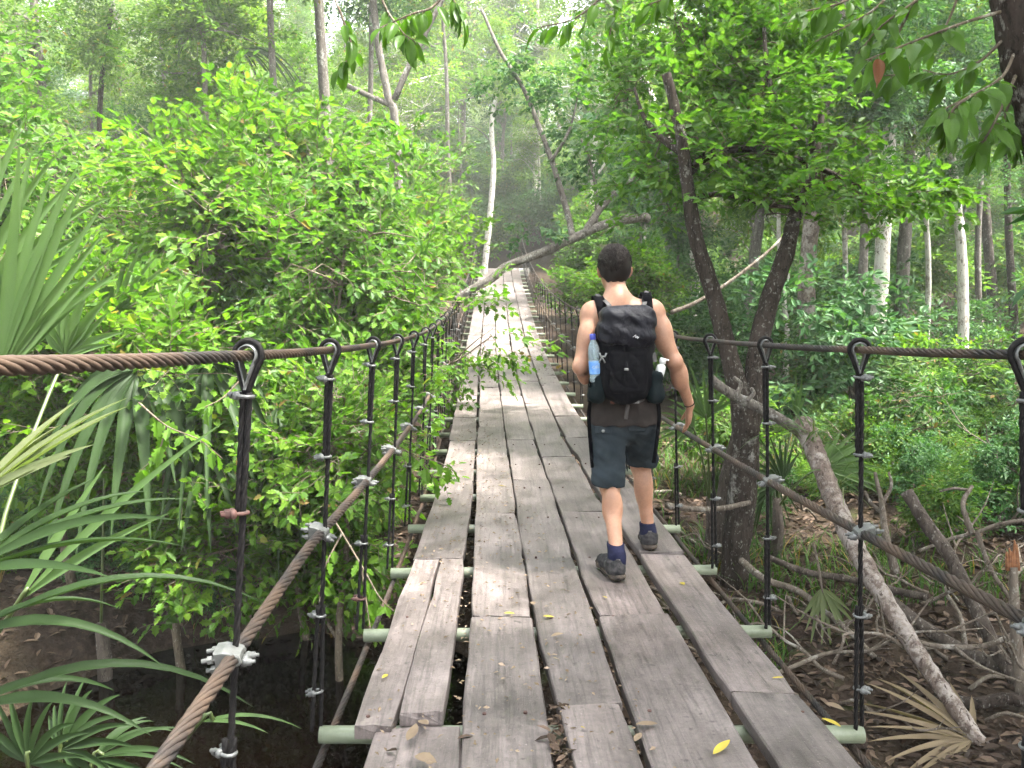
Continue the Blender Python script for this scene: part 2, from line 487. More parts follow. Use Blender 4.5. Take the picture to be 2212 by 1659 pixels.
# bark
M['bark_dark'] = bark_mat("dark_scaly_bark", (.048, .038, .031), (.012, .009, .0075), (.19, .185, .165), .41)
M['bark_pale'] = bark_mat("pale_lichen_bark", (.27, .235, .195), (.10, .085, .068), (.44, .415, .37), .55)
M['bark_grey'] = bark_mat("grey_bark", (.14, .125, .108), (.05, .043, .037), (.29, .285, .255), .42)
M['bark_red'] = bark_mat("flaky_reddish_bark", (.165, .130, .108), (.05, .036, .030), (.25, .22, .195), .5, (1, 1, .5), 16)
M['bark_log'] = bark_mat("weathered_log_bark", (.085, .07, .058), (.028, .022, .018), (.20, .185, .165), .38)
M['twig'] = bark_mat("dry_twig_bark", (.15, .125, .10), (.055, .044, .035), (.25, .235, .205), .42)
M['stem'] = bark_mat("shrub_stem", (.13, .105, .075), (.05, .04, .03), (.25, .24, .19), .4)
M['orange_wood'] = simple("fresh_broken_wood", (.12, .045, .02), (.22, .105, .05), 40, .8, .2)
# ------------------------------------------------------------ terrain and stream
WATER_Z = -3.12
DECK_Y = np.array([-3, 0, 2.3, 4.6, 6.5, 9.8, 13, 16.5, 20, 24, 28, 32.2])
DECK_Z = np.array([-1.05, -1.25, -1.42, -1.575, -1.675, -1.66, -1.56, -1.36, -1.08, -.70, -.23, .335])
DECK_C = np.array([.30, .30, .30, .30, .29, .235, .18, .13, .115, .10, .07, .05])
_cz = np.polyfit(DECK_Y, DECK_Z, 5)
def deck_z(y): return np.polyval(_cz, np.asarray(y, float))
def deck_c(y): return np.interp(y, DECK_Y, DECK_C)

def ground_h(x, y):
    x = np.asarray(x, float); y = np.asarray(y, float)
    b = np.interp(y, [-30, 0, 6, 8, 12, 20, 28, 32.5, 35.5, 39, 60, 90, 200],
                  [-2.4, -2.7, -2.75, -2.6, -2.25, -1.9, -.95, .12, .25, 3.2, 8.5, 12, 13])
    side = np.maximum(0, np.abs(x - .3) - 3.0)
    b = b + np.minimum(side * .07, 2.2) * smooth(3, 9, y) + .03 * side * smooth(3, 9, y)
    # a cut where the path leaves the bridge
    path = (1 - smooth(1.0, 2.4, np.abs(x - .1))) * smooth(31, 33, y) * (1 - smooth(35.5, 37.5, y))
    b = b * (1 - path) + path * np.minimum(b, .25 + .02 * (y - 33))
    # pool and stream below the bridge
    d1 = np.sqrt(((x + 1.75) / 1.9) ** 2 + ((y - 5.25) / 1.85) ** 2)
    ax, ay, bx, by = -1.2, 4.6, -.4, -2.0
    t = np.clip(((x - ax) * (bx - ax) + (y - ay) * (by - ay)) / ((bx - ax) ** 2 + (by - ay) ** 2), 0, 1)
    d2 = np.hypot(x - ax - t * (bx - ax), y - ay - t * (by - ay)) / 1.5
    t3 = np.clip((y + 2) / -20, 0, 1)
    d3 = np.where(y < -1.5, np.abs(x + .4 + 2 * t3) / 1.5, 9)
    d = np.minimum(np.minimum(d1, d2), d3) + .35 * fbm(x * .9, y * .9, 5)
    ch = 1 - smooth(.72, 1.25, d)
    b = b * (1 - ch) + (WATER_Z - .35) * ch
    b = b + .32 * fbm(x * .45, y * .45, 1) * (1 - ch) + .14 * fbm(x * 2.1, y * 2.1, 2) + .05 * fbm(x * 8, y * 8, 3)
    # keep clear below the planks
    under = (np.abs(x - .3) < 1.3) & (y > 3) & (y < 32.5)
    return np.where(under, np.minimum(b, deck_z(y) - .32), b)
def gz(x, y): return float(ground_h(np.array([x]), np.array([y]))[0])

def _axis(lo, hi, fine_lo, fine_hi, fine, grow):
    a = list(np.arange(fine_lo, fine_hi, fine)); s = fine
    while a[-1] < hi: s *= grow; a.append(a[-1] + s)
    s = fine; b = []
    x = fine_lo
    while x > lo: s *= grow; x -= s; b.append(x)
    return np.array(b[::-1] + a)
_gx = _axis(-160, 160, -6, 7, .085, 1.05); _gy = _axis(-40, 240, 1.5, 13, .085, 1.04)
_GX, _GY = np.meshgrid(_gx, _gy, indexing='xy')
_V = np.stack([_GX, _GY, ground_h(_GX, _GY)], -1).reshape(-1, 3)
_nx, _ny = len(_gx), len(_gy)
_i = (np.arange(_ny - 1)[:, None] * _nx + np.arange(_nx - 1)[None]).ravel()
kind(link("ground", np_mesh("ground", _V, np.stack([_i, _i + 1, _i + _nx + 1, _i + _nx], -1), M['ground'])), 'structure')
_wv = [(-5, -30, WATER_Z), (3, -30, WATER_Z), (3, 9, WATER_Z), (-5, 9, WATER_Z)]
kind(link("stream_water", np_mesh("stream_water", _wv, np.array([[0, 1, 2, 3]]), M['water'])), 'structure')
# ------------------------------------------------------------ the cable bridge
bridge = thing("suspension_bridge", "plank and wire rope suspension footbridge sagging across the stream to the far bank", "bridge", (0.3, 0, float(deck_z(0))))
_bo = np.array(bridge.location)
def bpart(name, me, parent=None):
    """a part given in world coordinates"""
    o = link(name, me, parent or bridge)
    if parent is None: o.location = -Vector(_bo)
    return o

# --- planks: five rows of boards; (row, y0, y1, left0, left1, right0, right1, dz, tilt)
def plank_mesh(y0, y1, l0, l1, r0, r1, dz, tilt, seed, notch=None, th=.042):
    g = np.random.default_rng(seed)
    ys = np.linspace(y0, y1, max(4, int((y1 - y0) / .22) + 2)); n = len(ys)
    t = (ys - y0) / (y1 - y0)
    def wob(a):
        k = np.interp(t, np.linspace(0, 1, 7), g.normal(0, a, 7)); return k
    L = l0 + (l1 - l0) * t + wob(.004) + g.normal(0, .0012, n); Rr = r0 + (r1 - r0) * t + wob(.004) + g.normal(0, .0012, n)
    L[0] += g.uniform(0, .008); Rr[0] -= g.uniform(0, .01); L[-1] += g.uniform(0, .006); Rr[-1] -= g.uniform(0, .01)
    if notch is not None:
        for (side, a, b, dep) in notch:
            m = (1 - np.abs((ys - (a + b) / 2) / ((b - a) / 2))).clip(0, 1)
            m = np.sqrt(m)
            if side == 'L': L = L + m * dep
            else: Rr = Rr - m * dep
    zc = deck_z(ys) + dz + tilt * (t - .5) + wob(.002)
    cx = deck_c(ys) - .30
    cols = [0, .02, .25, .5, .75, .98, 1]
    top = []; cup = g.uniform(-.006, .003); roll = g.normal(0, .004)
    for c in cols:
        x = L + (Rr - L) * c + cx
        e = -.006 if c in (0, 1) else 0
        top.append(np.stack([x, ys, zc + e + cup * (1 - (2 * c - 1) ** 2) + roll * (2 * c - 1)], -1))
    sk = g.normal(0, .012)
    top = np.stack(top)                       # (7,n,3)
    top[:, 0, 1] += sk * (np.array(cols) - .5) + g.normal(0, .004, 7); top[:, -1, 1] += g.normal(0, .012) * (np.array(cols) - .5) + g.normal(0, .004, 7)
    bot = top[[0, 6]].copy(); bot[:, :, 2] -= th
    V = np.concatenate([top.reshape(-1, 3), bot.reshape(-1, 3)])
    q = []
    for c in range(6):
        a = c * n + np.arange(n - 1); q.append(np.stack([a, a + n, a + n + 1, a + 1], -1))
    b0, b1 = 7 * n, 8 * n; k = np.arange(n - 1)
    q.append(np.stack([k, k + 1, b0 + k + 1, b0 + k], -1))
    q.append(np.stack([6 * n + k, b1 + k, b1 + k + 1, 6 * n + k + 1], -1))
    q.append(np.stack([b0 + k, b0 + k + 1, b1 + k + 1, b1 + k], -1))
    ends = []
    for e, rev in ((0, False), (n - 1, True)):
        f = [c * n + e for c in range(7)] + [b1 + e, b0 + e]
        ends.append(f[::-1] if not rev else f)
    me = np_mesh("plank", V, [np.concatenate(q), np.array(ends)], M['wood'], False)
    me.transform(Matrix.Translation((0, -(y0 + y1) / 2, -float(deck_z((y0 + y1) / 2)))))
    return me, Vector((0, (y0 + y1) / 2, float(deck_z((y0 + y1) / 2)))) - Vector(_bo)

# edges of the five rows as functions of y (left, right)
ROW = [
    (lambda y: np.interp(y, [0, 2.3, 2.62, 4.6, 6.5], [-.40, -.405, -.475, -.478, -.47]), lambda y: np.interp(y, [0, 2.6, 4.5, 7], [-.125, -.150, -.192, -.186])),
    (lambda y: np.interp(y, [0, 2.6, 4.5, 7], [-.110, -.112, -.135, -.176]), lambda y: np.interp(y, [0, 2.6, 4.5, 7], [.165, .168, .136, .122])),
    (lambda y: np.interp(y, [0, 2.5, 3.1, 4.5, 7], [.222, .206, .178, .144, .128]), lambda y: np.interp(y, [0, 2.6, 4.5, 7], [.425, .425, .420, .428])),
    (lambda y: np.interp(y, [0, 2.6, 4.5, 7], [.462, .457, .440, .436]), lambda y: np.interp(y, [0, 2.6, 4.5, 7, 9], [.770, .770, .765, .740, .745])),
    (lambda y: np.interp(y, [0, 2.6, 4.5, 7, 9], [.828, .822, .812, .768, .752]), lambda y: np.interp(y, [0, 2.6, 4.5, 7], [1.075, 1.068, 1.062, 1.060])),
]
JOINT = [
    [-2.0, .6, 2.62, 4.56, 6.75, 8.6, 10.0, 11.6],
    [-2.0, 1.3, 3.62, 5.65, 7.72, 9.4, 12.3],
    [-2.0, 0.4, 2.72, 4.56, 6.78, 8.62, 11.6],
    [-2.0, 1.6, 3.63, 5.68, 7.75, 11.0],
    [-2.0, .9, 2.80, 4.62, 6.98, 8.75, 10.1],
]
_pr = random.Random(5)
for r in range(5):
    J = list(JOINT[r])
    while J[-1] < 32.2:
        nx = J[-1] + _pr.choice([1.9, 2.4, 2.85, 3.3, 3.8])
        J.append(32.3 if nx > 31.2 else nx)
    for k in range(len(J) - 1):
        y0, y1 = J[k] + .004, J[k + 1] - .006
        fl, fr = ROW[r]
        a0, a1 = float(fl(y0)), float(fl(y1)); b0, b1 = float(fr(y0)), float(fr(y1))
        if y0 > 6.5:
            a0 += _pr.uniform(0, .012); b1 -= _pr.uniform(0, .014); b0 -= _pr.uniform(0, .012); a1 += _pr.uniform(0, .012)
        dz, tilt, notch = _pr.uniform(-.004, .004), _pr.uniform(-.006, .006), []
        if r == 0 and k == 1: a0, a1, b0, b1 = -.41, -.41, -.115, -.118; dz = -.02
        if r == 4 and k == 2: dz = .006
        if r == 4 and k == 3: dz = .02
        if r == 3 and k == 3: notch = [('R', 5.9, 6.6, .02)]
        if r == 4 and k == 4: notch = [('L', 7.5, 8.1, .025)]
        if r == 3 and k == 4: notch = [('R', 8.6, 9.1, .02)]
        if r == 2 and k == 1: notch = [('L', 1.7, 2.9, .02)]
        if r == 0 and k == 2:
            # this board is split lengthwise: a shorter right half and a longer left half
            mid = -.335
            me, p = plank_mesh(y0 - .03, y1, a0, a1, mid - .004, -.33, .0, .0, 1000 + r * 50 + k)
            link("plank", me, bridge, p)
            me, p = plank_mesh(y0 + .03, y1, mid + .004, -.322, b0 - .03, b1, .012, -.01, 1400 + r * 50 + k)
            link("plank", me, bridge, p)
            continue
        me, p = plank_mesh(y0, y1, a0, a1, b0, b1, dz, tilt, 1000 + r * 50 + k, notch or None)
        link("plank", me, bridge, p)

# --- cross tubes
HY = [1.72 + .95 * k for k in range(-3, 33)]
def XL(y): return -.55 + float(deck_c(y)) - .30
def XR(y): return 1.16 + float(deck_c(y)) - .30
def tube_mesh():
    mb = MB(); n = 18; L = .92; r = .029
    a = np.linspace(0, 2 * np.pi, n, endpoint=False)
    ring = np.stack([np.zeros(n), np.cos(a), np.sin(a)], -1)
    V = np.concatenate([ring * [0, r, r] + [x, 0, 0] for x in (-L, -L + .3, 0, L - .3, L)] + [ring * [0, r - .004, r - .004] + [x, 0, 0] for x in (-L, -L + .12, L - .12, L)])
    q = []
    j = np.arange(n); j2 = (j + 1) % n
    for s in range(4): q.append(np.stack([s * n + j, s * n + j2, (s + 1) * n + j2, (s + 1) * n + j], -1)[:, ::-1])
    q.append(np.stack([j, j2, 5 * n + j2, 5 * n + j], -1)); q.append(np.stack([5 * n + j, 5 * n + j2, 6 * n + j2, 6 * n + j], -1))
    q.append(np.stack([4 * n + j, 4 * n + j2, 8 * n + j2, 8 * n + j], -1)[:, ::-1]); q.append(np.stack([8 * n + j, 8 * n + j2, 7 * n + j2, 7 * n + j], -1)[:, ::-1])
    mb.add(V, np.concatenate(q))
    mb.F.setdefault(n, []).append(np.array([list(j + 6 * n), list(j + 7 * n)]))
    return mb.mesh("cross_tube", M['tube'])
_tm = tube_mesh()
TZ = {}
for k, y in enumerate(HY):
    z = float(deck_z(y)) - .042 - .036; TZ[k] = z
    o = link("cross_tube", _tm, bridge, Vector((float(deck_c(y)) + .015, y, z)) - Vector(_bo))
    o.rotation_euler = (random.uniform(0, 6), random.uniform(-.006, .006), random.uniform(-.012, .012))

# --- nail heads, two to a board over each tube near by (too small to pick apart singly)
_nm = MB(); _ng = np.random.default_rng(17)
for y in HY:
    if not 1.2 < y < 9: continue
    for fl, fr in ROW:
        a, b = float(fl(y)), float(fr(y))
        for u in (.22, .78):
            x = a + (b - a) * (u + _ng.normal(0, .05)) + float(deck_c(y)) - .30; yy = y + _ng.normal(0, .012); z = float(deck_z(yy)) + .004
            th = np.linspace(0, 2 * np.pi, 8, endpoint=False); rr = _ng.uniform(.005, .008)
            V = [(x + rr * math.cos(t), yy + rr * math.sin(t), z) for t in th] + [(x + rr * math.cos(t), yy + rr * math.sin(t), z - .016) for t in th]
            _nm.add(V, np.array([[i, (i + 1) % 8, 8 + (i + 1) % 8, 8 + i] for i in range(8)])[:, ::-1]); _nm.F.setdefault(8, []).append(np.array([list(range(8))]) + _nm.n - 16)
kind(bpart("nail_heads", _nm.mesh("nail_heads", M['redrust'], False)), 'stuff')
# --- wire ropes as laid strands
def wire_rope(pts, rad, strands=6, lay=None, y_plain=9.0):
    P = np.asarray(pts, float); mb = MB()
    seg = np.linalg.norm(np.diff(P, axis=0), axis=1); s = np.concatenate([[0], np.cumsum(seg)])
    lay = lay or rad * 15
    T, N, B = frames(P)
    near = P[:, 1] <= y_plain
    m = near.sum()
    # fine resample of the near run
    ss = np.arange(0, s[m - 1], lay / 11); Q = np.stack([np.interp(ss, s, P[:, i]) for i in range(3)], -1)
    T, N, B = frames(Q)
    rs = rad * .36; rc = rad - rs
    for i in range(strands):
        ph = 2 * np.pi * (ss / lay + i / strands)
        C = Q + rc * (np.cos(ph)[:, None] * N + np.sin(ph)[:, None] * B)
        mb.tube(C, rs * 1.08, 6, False)
    mb.tube(Q, rad * .62, 6, False)
    if m < len(P): mb.tube(P[m - 2:], rad * .96, 8, True)
    return mb
YS = np.arange(-3.0, 33.0, .15)
_rz = np.polyfit([-3, -1, 0, .93, 1.83, 2.65, 3.6, 4.5, 5.46, 8.5, 12.1, 16.5, 21.6, 27, 33], [.26, .06, -.015, -.087, -.163, -.226, -.287, -.338, -.378, -.445, -.425, -.225, .098, .69, 1.58], 6)
def rail_z(y): return np.polyval(_rz, np.asarray(y, float))
def mid_off(side, y): return .605 + (.085 * np.clip(2.5 - np.asarray(y, float), 0, 2.2) if side < 0 else 0.0)
def sag(y, amt): return -amt * np.sin(np.pi * ((np.asarray(y) - 1.72) / .95 % 1.0))
for X in (XL, XR):
    xs = np.array([X(y) for y in YS])
    bpart("handrail_cable", wire_rope(np.stack([xs, YS, rail_z(YS) + sag(YS, .002)], -1), .0125, y_plain=11).mesh("handrail_cable", M['rope']))
    out = -.022 if X is XL else .022
    bpart("middle_cable", wire_rope(np.stack([xs + out * 1.6, YS, rail_z(YS) - mid_off(-1 if X is XL else 1, YS)], -1), .0165, y_plain=9).mesh("middle_cable", M['rope']))
    bpart("lower_cable", wire_rope(np.stack([xs + out * 1.9, YS, deck_z(YS) - .042 - .036 - .050], -1), .0135, y_plain=8).mesh("lower_cable", M['rope']))

# --- hangers
def rope_twist(mb, a, b, rad, lay=.12):
    a = np.array(a, float); b = np.array(b, float); L = np.linalg.norm(b - a); n = max(4, int(L / .016))
    Q = a + (b - a) * np.linspace(0, 1, n)[:, None]
    T, N, B = frames(Q); ss = np.linspace(0, L, n)
    for i in range(3):
        ph = 2 * np.pi * (ss / lay + i / 3)
        mb.tube(Q + rad * .48 * (np.cos(ph)[:, None] * N + np.sin(ph)[:, None] * B), rad * .56, 6, True)
def tear(r, drop, n=40):
    """closed teardrop in the XZ plane round the origin, point downwards"""
    a = np.linspace(-1.15 * np.pi / 2 - .15, np.pi + 1.15 * np.pi / 2 - np.pi / 2 + .4, n)
    arc = np.array([[r * math.cos(t), 0, r * math.sin(t)] for t in np.linspace(-.62, math.pi + .62, n)])
    tip = np.array([0, 0, -drop])
    lead = np.array([tip + (arc[0] - tip) * t for t in np.linspace(0.04, .95, 7)]); trail = np.array([arc[-1] + (tip - arc[-1]) * t for t in np.linspace(.05, .96, 7)])
    return np.concatenate([lead, arc, trail])
def hanger_meshes(simple_=False):
    H = 1.285; mb = MB()
    if simple_:
        mb.tube([(0, 0, .02), (0, 0, -.33)], .011, 6); mb.tube([(0, 0, -.3), (.004, 0, -.9)], .007, 6); mb.tube([(0, 0, -.85), (0, 0, -H)], .011, 6)
        return mb.mesh("hanger", M['black_rope']), None
    mb.tube(tear(.0315, .088), .0068, 8, True)
    rope_twist(mb, (-.0075, 0, -.08), (-.006, 0, -.345), .0078); rope_twist(mb, (.0075, 0, -.08), (.006, 0, -.36), .0078)
    rope_twist(mb, (.006, 0, -.34), (.003, .0, -.90), .0082)
    rope_twist(mb, (.0085, .004, -.84), (.012, .01, -H + .02), .0078); rope_twist(mb, (-.0075, -.004, -.84), (-.012, -.01, -H + .02), .0078)
    rope = mb.mesh("hanger", M['black_rope'])
    t = tear(.0232, .078); mb = MB(); w = .0125
    T, N, B = frames(t); o = np.cross(T, [0, 1, 0])
    sec = [(-w, .004), (-w, .0012), (0, -.0016), (w, .0012), (w, .004), (0, .0012)]
    V = np.concatenate([t + np.array([0, a, 0]) + o * b for a, b in sec]); n = len(t); q = []
    for s in range(6):
        k = np.arange(n - 1); a, b = s * n, ((s + 1) % 6) * n
        q.append(np.stack([a + k, b + k, b + k + 1, a + k + 1], -1))
    mb.add(V, np.concatenate(q))
    return rope, mb.mesh("thimble", M['galv'])
def clip_mesh(sc=1.0, name="cable_clip", side=1, mat=None):
    """wire-rope clip: U-bolt round the rope, saddle and two nuts on the outer side"""
    mb = MB(); r = .0145 * sc; b = .0046 * sc
    # U in the XY plane, legs running to +x*side
    pts = [(.040 * sc, -r, 0)] + [(r * math.cos(t) * -1 * .9 - .002, r * math.sin(t), 0) for t in np.linspace(-math.pi / 2, math.pi / 2, 12)] + [(.040 * sc, r, 0)]
    P = np.array(pts); P[:, 0] *= side
    mb.tube(P, b, 8)
    mb.box((side * .0155 * sc, 0, 0), (.014 * sc, .043 * sc, .019 * sc), None, .003 * sc)
    for s in (-1, 1):
        a = np.linspace(0, 2 * np.pi, 6, endpoint=False)
        for x0, x1 in ((.0225, .0315),):
            V = [(side * x * sc, s * r + .0085 * sc * math.cos(t), .0085 * sc * math.sin(t)) for x in (x0, x1) for t in a]
            mb.add(V, np.array([[i, (i + 1) % 6, 6 + (i + 1) % 6, 6 + i] for i in range(6)])); mb.F.setdefault(6, []).append(np.array([list(range(6)), list(range(6, 12))]) + mb.n - 12)
    return mb.mesh(name, mat or M['galv'], True)
ROPE_N, THIMBLE = hanger_meshes(); ROPE_S, _ = hanger_meshes(True)
CLIP = {s: clip_mesh(1.0, "cable_clip", s) for s in (-1, 1)}
CLIP_R = {s: clip_mesh(1.05, "cable_clip", s, M['redrust']) for s in (-1, 1)}
CLAMP = {}
for s in (-1, 1):
    mb = MB()
    # heavy saddle over the middle cable, bolts pointing outwards
    for dy in (-.026, .026):
        P = [(s * x, dy, z) for x, z in ((.075, .012), (.03, .012), (-.012, .010), (-.019, 0), (-.012, -.012), (.03, -.016), (.068, -.016))]
        mb.tube(resample(P, 18), .0062, 8)
        for x, z in ((.052, .012), (.048, -.016)):
            mb.tube([(s * (x - .005), dy, z), (s * (x + .007), dy, z)], .0115, 6)
    V = []; prof = [(.043, -.026), (.043, .030), (.020, .030), (-.004, .023), (-.022, .012), (-.022, -.002), (-.012, .012), (0, .018), (.012, .014), (.018, .002), (.016, -.026)]
    n = len(prof)
    for yy in (-.032, -.029, .029, .032):
        ins = 0.0 if abs(yy) < .03 else .003
        for x, z in prof: V.append((s * (x - ins * np.sign(x)), yy, z - ins * np.sign(z)))
    mb.add(V, np.array([[L * n + i, L * n + (i + 1) % n, (L + 1) * n + (i + 1) % n, (L + 1) * n + i] for L in range(3) for i in range(n)]))
    mb.F.setdefault(n, []).append(np.array([list(range(n)), list(range(3 * n, 4 * n))]) + mb.n - 4 * n)
    CLAMP[s] = mb.mesh("cable_clamp", M['clamp'], False)
rh = random.Random(3)
for k, y in enumerate(HY):
    if y < 1.0: continue
    for side, X in ((-1, XL), (1, XR)):
        yt = y + ((.13 if y < 2.2 else .08 if y < 4 else .03) if side < 0 else (.10 if y < 2.2 else 0.0))
        top = Vector((X(y), yt, float(rail_z(yt)))); bot = Vector((X(y) + side * .062, y, TZ[k]))
        d = bot - top; sc = d.length / 1.285
        o = link("hanger", ROPE_N if y < 12 else ROPE_S, bridge, top - Vector(_bo))
        o.rotation_euler = (math.atan2(bot.y - top.y, bot.z - top.z) * -1 + math.pi + rh.uniform(-.005, .005) if False else -math.atan2(top.y - bot.y, top.z - bot.z), -math.atan2(-d.x, -d.z) * -1 if False else math.atan2(d.x, d.z) + math.pi, rh.uniform(-.25, .25) if y < 12 else 0)
        o.scale = (1, 1, sc)
        if y < 12:
            th = link("thimble", THIMBLE, o)
            for j, dz in enumerate((.092, .335, .865, 1.13)):
                red = side < 0 and rh.random() < .25
                c = link("cable_clip", (CLIP_R if red else CLIP)[side], o, (0, 0, -dz - rh.uniform(-.012, .012)))
                c.rotation_euler = (rh.uniform(-.1, .1), rh.uniform(-.12, .12), rh.uniform(-.5, .5)); c.scale = (1, 1, 1 / sc)
        else:
            for dz in (.09, .335, 1.1):
                link("cable_clip", CLIP[side], o, (0, 0, -dz))
        if y < 16:
            m = link("cable_clamp", CLAMP[side], bridge, Vector((X(y) + side * .035, (y + yt) / 2 - .008, float(rail_z((y + yt) / 2) - mid_off(side, (y + yt) / 2)))) - Vector(_bo))
            m.scale = (.84,) * 3; m.rotation_euler = (math.atan(.07), rh.uniform(-.15, .15), rh.uniform(-.12, .12))
            c = link("cable_clip", CLIP[-side], m, (-side * .012, .0, -.012)); c.scale = (1.15,) * 3; c.rotation_euler = (0, rh.uniform(-.2, .2), rh.uniform(-.2, .2))

# --- far landing
ab = thing("bridge_landing", "pale concrete landing slab where the footbridge meets the far bank", "landing", (.05, 33.6, .1))
_mb = MB().box((0, 0, .11), (2.3, 2.6, .30), None, .03)
link("slab", _mb.mesh("slab", M['concrete'], False), ab)
# ------------------------------------------------------------ vegetation
# leaf templates: x along the leaf, y across, z up; unit length
def tmpl_holly():
    o = [(.10, .10), (.20, .30), (.31, .17), (.45, .36), (.57, .19), (.72, .26), (.83, .10)]
    V = [(0, 0, 0)] + [(a, b, .25 * b - .18 * a * a) for a, b in o] + [(1, 0, -.18)] + [(a, -b, .25 * b - .18 * a * a) for a, b in o]
    return np.array(V), [np.array([[0, 8, 7, 6, 5, 4, 3, 2, 1], [0, 9, 10, 11, 12, 13, 14, 15, 8]])]
def tmpl_rhomb():
    V = [(0, 0, 0), (.45, .24, .05), (1, 0, -.12), (.45, -.24, .05)]
    return np.array(V), [np.array([[0, 2, 1], [0, 3, 2]])]
def tmpl_leaf6():
    V = [(0, 0, 0), (.28, .19, .05), (.62, .20, .0), (1, 0, -.16), (.62, -.20, 0), (.28, -.19, .05)]
    return np.array(V), [np.array([[0, 3, 2, 1], [0, 5, 4, 3]])]
T_HOLLY, T_RHOMB, T_LEAF = tmpl_holly(), tmpl_rhomb(), tmpl_leaf6()

def put_leaves(mb, tm, P, D, N, S):
    V, F = tm; P = np.asarray(P); D = norm(D); n = len(P)
    if not n: return
    Yv = norm(np.cross(N, D)); Z = np.cross(D, Yv); S = np.asarray(S)[:, None, None]
    W = P[:, None] + S * (V[None, :, 0, None] * D[:, None] + V[None, :, 1, None] * Yv[:, None] + V[None, :, 2, None] * Z[:, None])
    nv = len(V); off = (np.arange(n) * nv)[:, None, None]
    mb.add(W.reshape(-1, 3), *[(f[None] + off).reshape(-1, f.shape[1]) for f in F])

def spray(g, L, nside, leaf, nl):
    """a flat leafy twig along +x: leaf positions, directions, normals, sizes and twig polylines"""
    P, D, N, S, tw = [], [], [], [], []
    def run(a, d, length, cnt):
        k = np.cross(d, [0, 0, 1]); k /= np.linalg.norm(k) + 1e-9
        bend = g.normal(0, .12, 3); bend[2] -= .12
        pts = [a + d * length * t + bend * length * t * t for t in np.linspace(0, 1, 5)]
        tw.append(np.array(pts))
        for i in range(cnt):
            t = (i + .6) / cnt
            p = a + d * length * t + bend * length * t * t
            sd = 1 if i % 2 else -1
            dd = d * g.uniform(.25, .8) + sd * k * g.uniform(.6, 1) + np.array([0, 0, g.normal(-.15, .3)])
            nn = np.array([g.normal(0, .38), g.normal(0, .38), 1.0])
            P.append(p); D.append(dd); N.append(nn); S.append(leaf * g.uniform(.45, 1.4))
        P.append(pts[-1]); D.append(pts[-1] - pts[-2]); N.append(np.array([g.normal(0, .3), g.normal(0, .3), 1])); S.append(leaf)
    d0 = np.array([1., 0, 0]); run(np.zeros(3), d0, L, nl)
    for i in range(nside):
        t = g.uniform(.15, .85); sd = 1 if i % 2 else -1
        d = np.array([g.uniform(.5, .9), sd * g.uniform(.5, .9), g.normal(.05, .25)]); d /= np.linalg.norm(d)
        run(d0 * L * t, d, L * g.uniform(.35, .65) * (1.1 - t * .5), max(3, int(nl * .6)))
    return np.array(P), norm(np.array(D)), norm(np.array(N)), np.array(S), tw

def place_spray(sp, pos, d, g, roll=.4):
    P, D, N, S, tw = sp
    d = d / (np.linalg.norm(d) + 1e-9)
    k = np.cross([0, 0, 1], d)
    if np.linalg.norm(k) < .1: k = np.cross([1, 0, 0], d)
    k /= np.linalg.norm(k); u = np.cross(d, k); a = g.normal(0, roll)
    k, u = k * math.cos(a) + u * math.sin(a), u * math.cos(a) - k * math.sin(a)
    Rm = np.stack([d, k, u], 1)
    return P @ Rm.T + pos, D @ Rm.T, N @ Rm.T, S, [t @ Rm.T + pos for t in tw]

def grow(seed, blobs, n_limbs, sprays, trunk_pts, trunk_r, leaf, tm, leaf_mat_, bark, name, L=.5, nside=5, nl=8, twigs=True, k=7, out=.55, up=.15, shell=.0):
    """a woody plant in local coordinates: returns (trunk mesh, crown mesh). blobs: list of (centre, radii, weight)"""
    g = np.random.default_rng(seed)
    lib = [spray(g, L, nside, leaf, nl) for _ in range(6)]
    tp = resample(trunk_pts, 14); tr = np.linspace(trunk_r, trunk_r * .35, 14)
    wood = MB(); wood.tube(tp, tr, k, True, .07, seed); crown = MB()
    w = np.array([b[2] for b in blobs], float); w /= w.sum()
    tips = []
    for i in range(n_limbs):
        b = blobs[g.choice(len(blobs), p=w)]
        v = norm(g.normal(0, 1, 3)) * g.uniform(.25, .8)
        tip = np.array(b[0]) + v * np.array(b[1])
        # leave the trunk at the height nearest below the tip
        zt = tip[2] - g.uniform(.35, .8) * np.linalg.norm(tip[:2] - tp[0, :2]); j = int(np.clip(np.searchsorted(tp[:, 2], zt), 2, 13))
        a = tp[j]; m = (a + tip) / 2 + g.normal(0, .12, 3) * np.linalg.norm(tip - a) + [0, 0, .08 * np.linalg.norm(tip - a)]
        pl = resample([a, m, tip], 9); wood.tube(pl, np.linspace(tr[j] * .6, .006, 9), 5, False)
        tips.append((pl, b))
    per = max(1, sprays // n_limbs); ALL = []
    tw_mb = wood
    for pl, b in tips:
        for s in range(per):
            j = g.integers(3, 9); base = pl[j]
            off = norm(g.normal(0, 1, 3)) * (g.uniform(shell, 1.0) ** .5) * np.array(b[1]) * .55
            off[2] *= .8
            pos = base + off
            c = np.array(b[0]); d = norm(pos - c) * out + norm(np.array([g.normal(), g.normal(), g.normal(0, .35)])) * (1 - out) + [0, 0, up]
            Pp, Dd, Nn, Ss, tw = place_spray(lib[g.integers(6)], pos, d, g)
            ALL.append((Pp, Dd, Nn, Ss))
            if twigs:
                if g.random() < .5: tw_mb.tube([base, (base + pos) / 2 + g.normal(0, .05, 3), pos], [.006, .005, .004], 3, False)
                for q in (tw if twigs == 2 else tw[:1]): tw_mb.tube(q, np.linspace(.004, .0015, len(q)), 3, False)
    put_leaves(crown, tm, *[np.concatenate([a[i] for a in ALL]) for i in range(4)])
    return wood.mesh("trunk", bark), crown.mesh("crown", leaf_mat_, False)

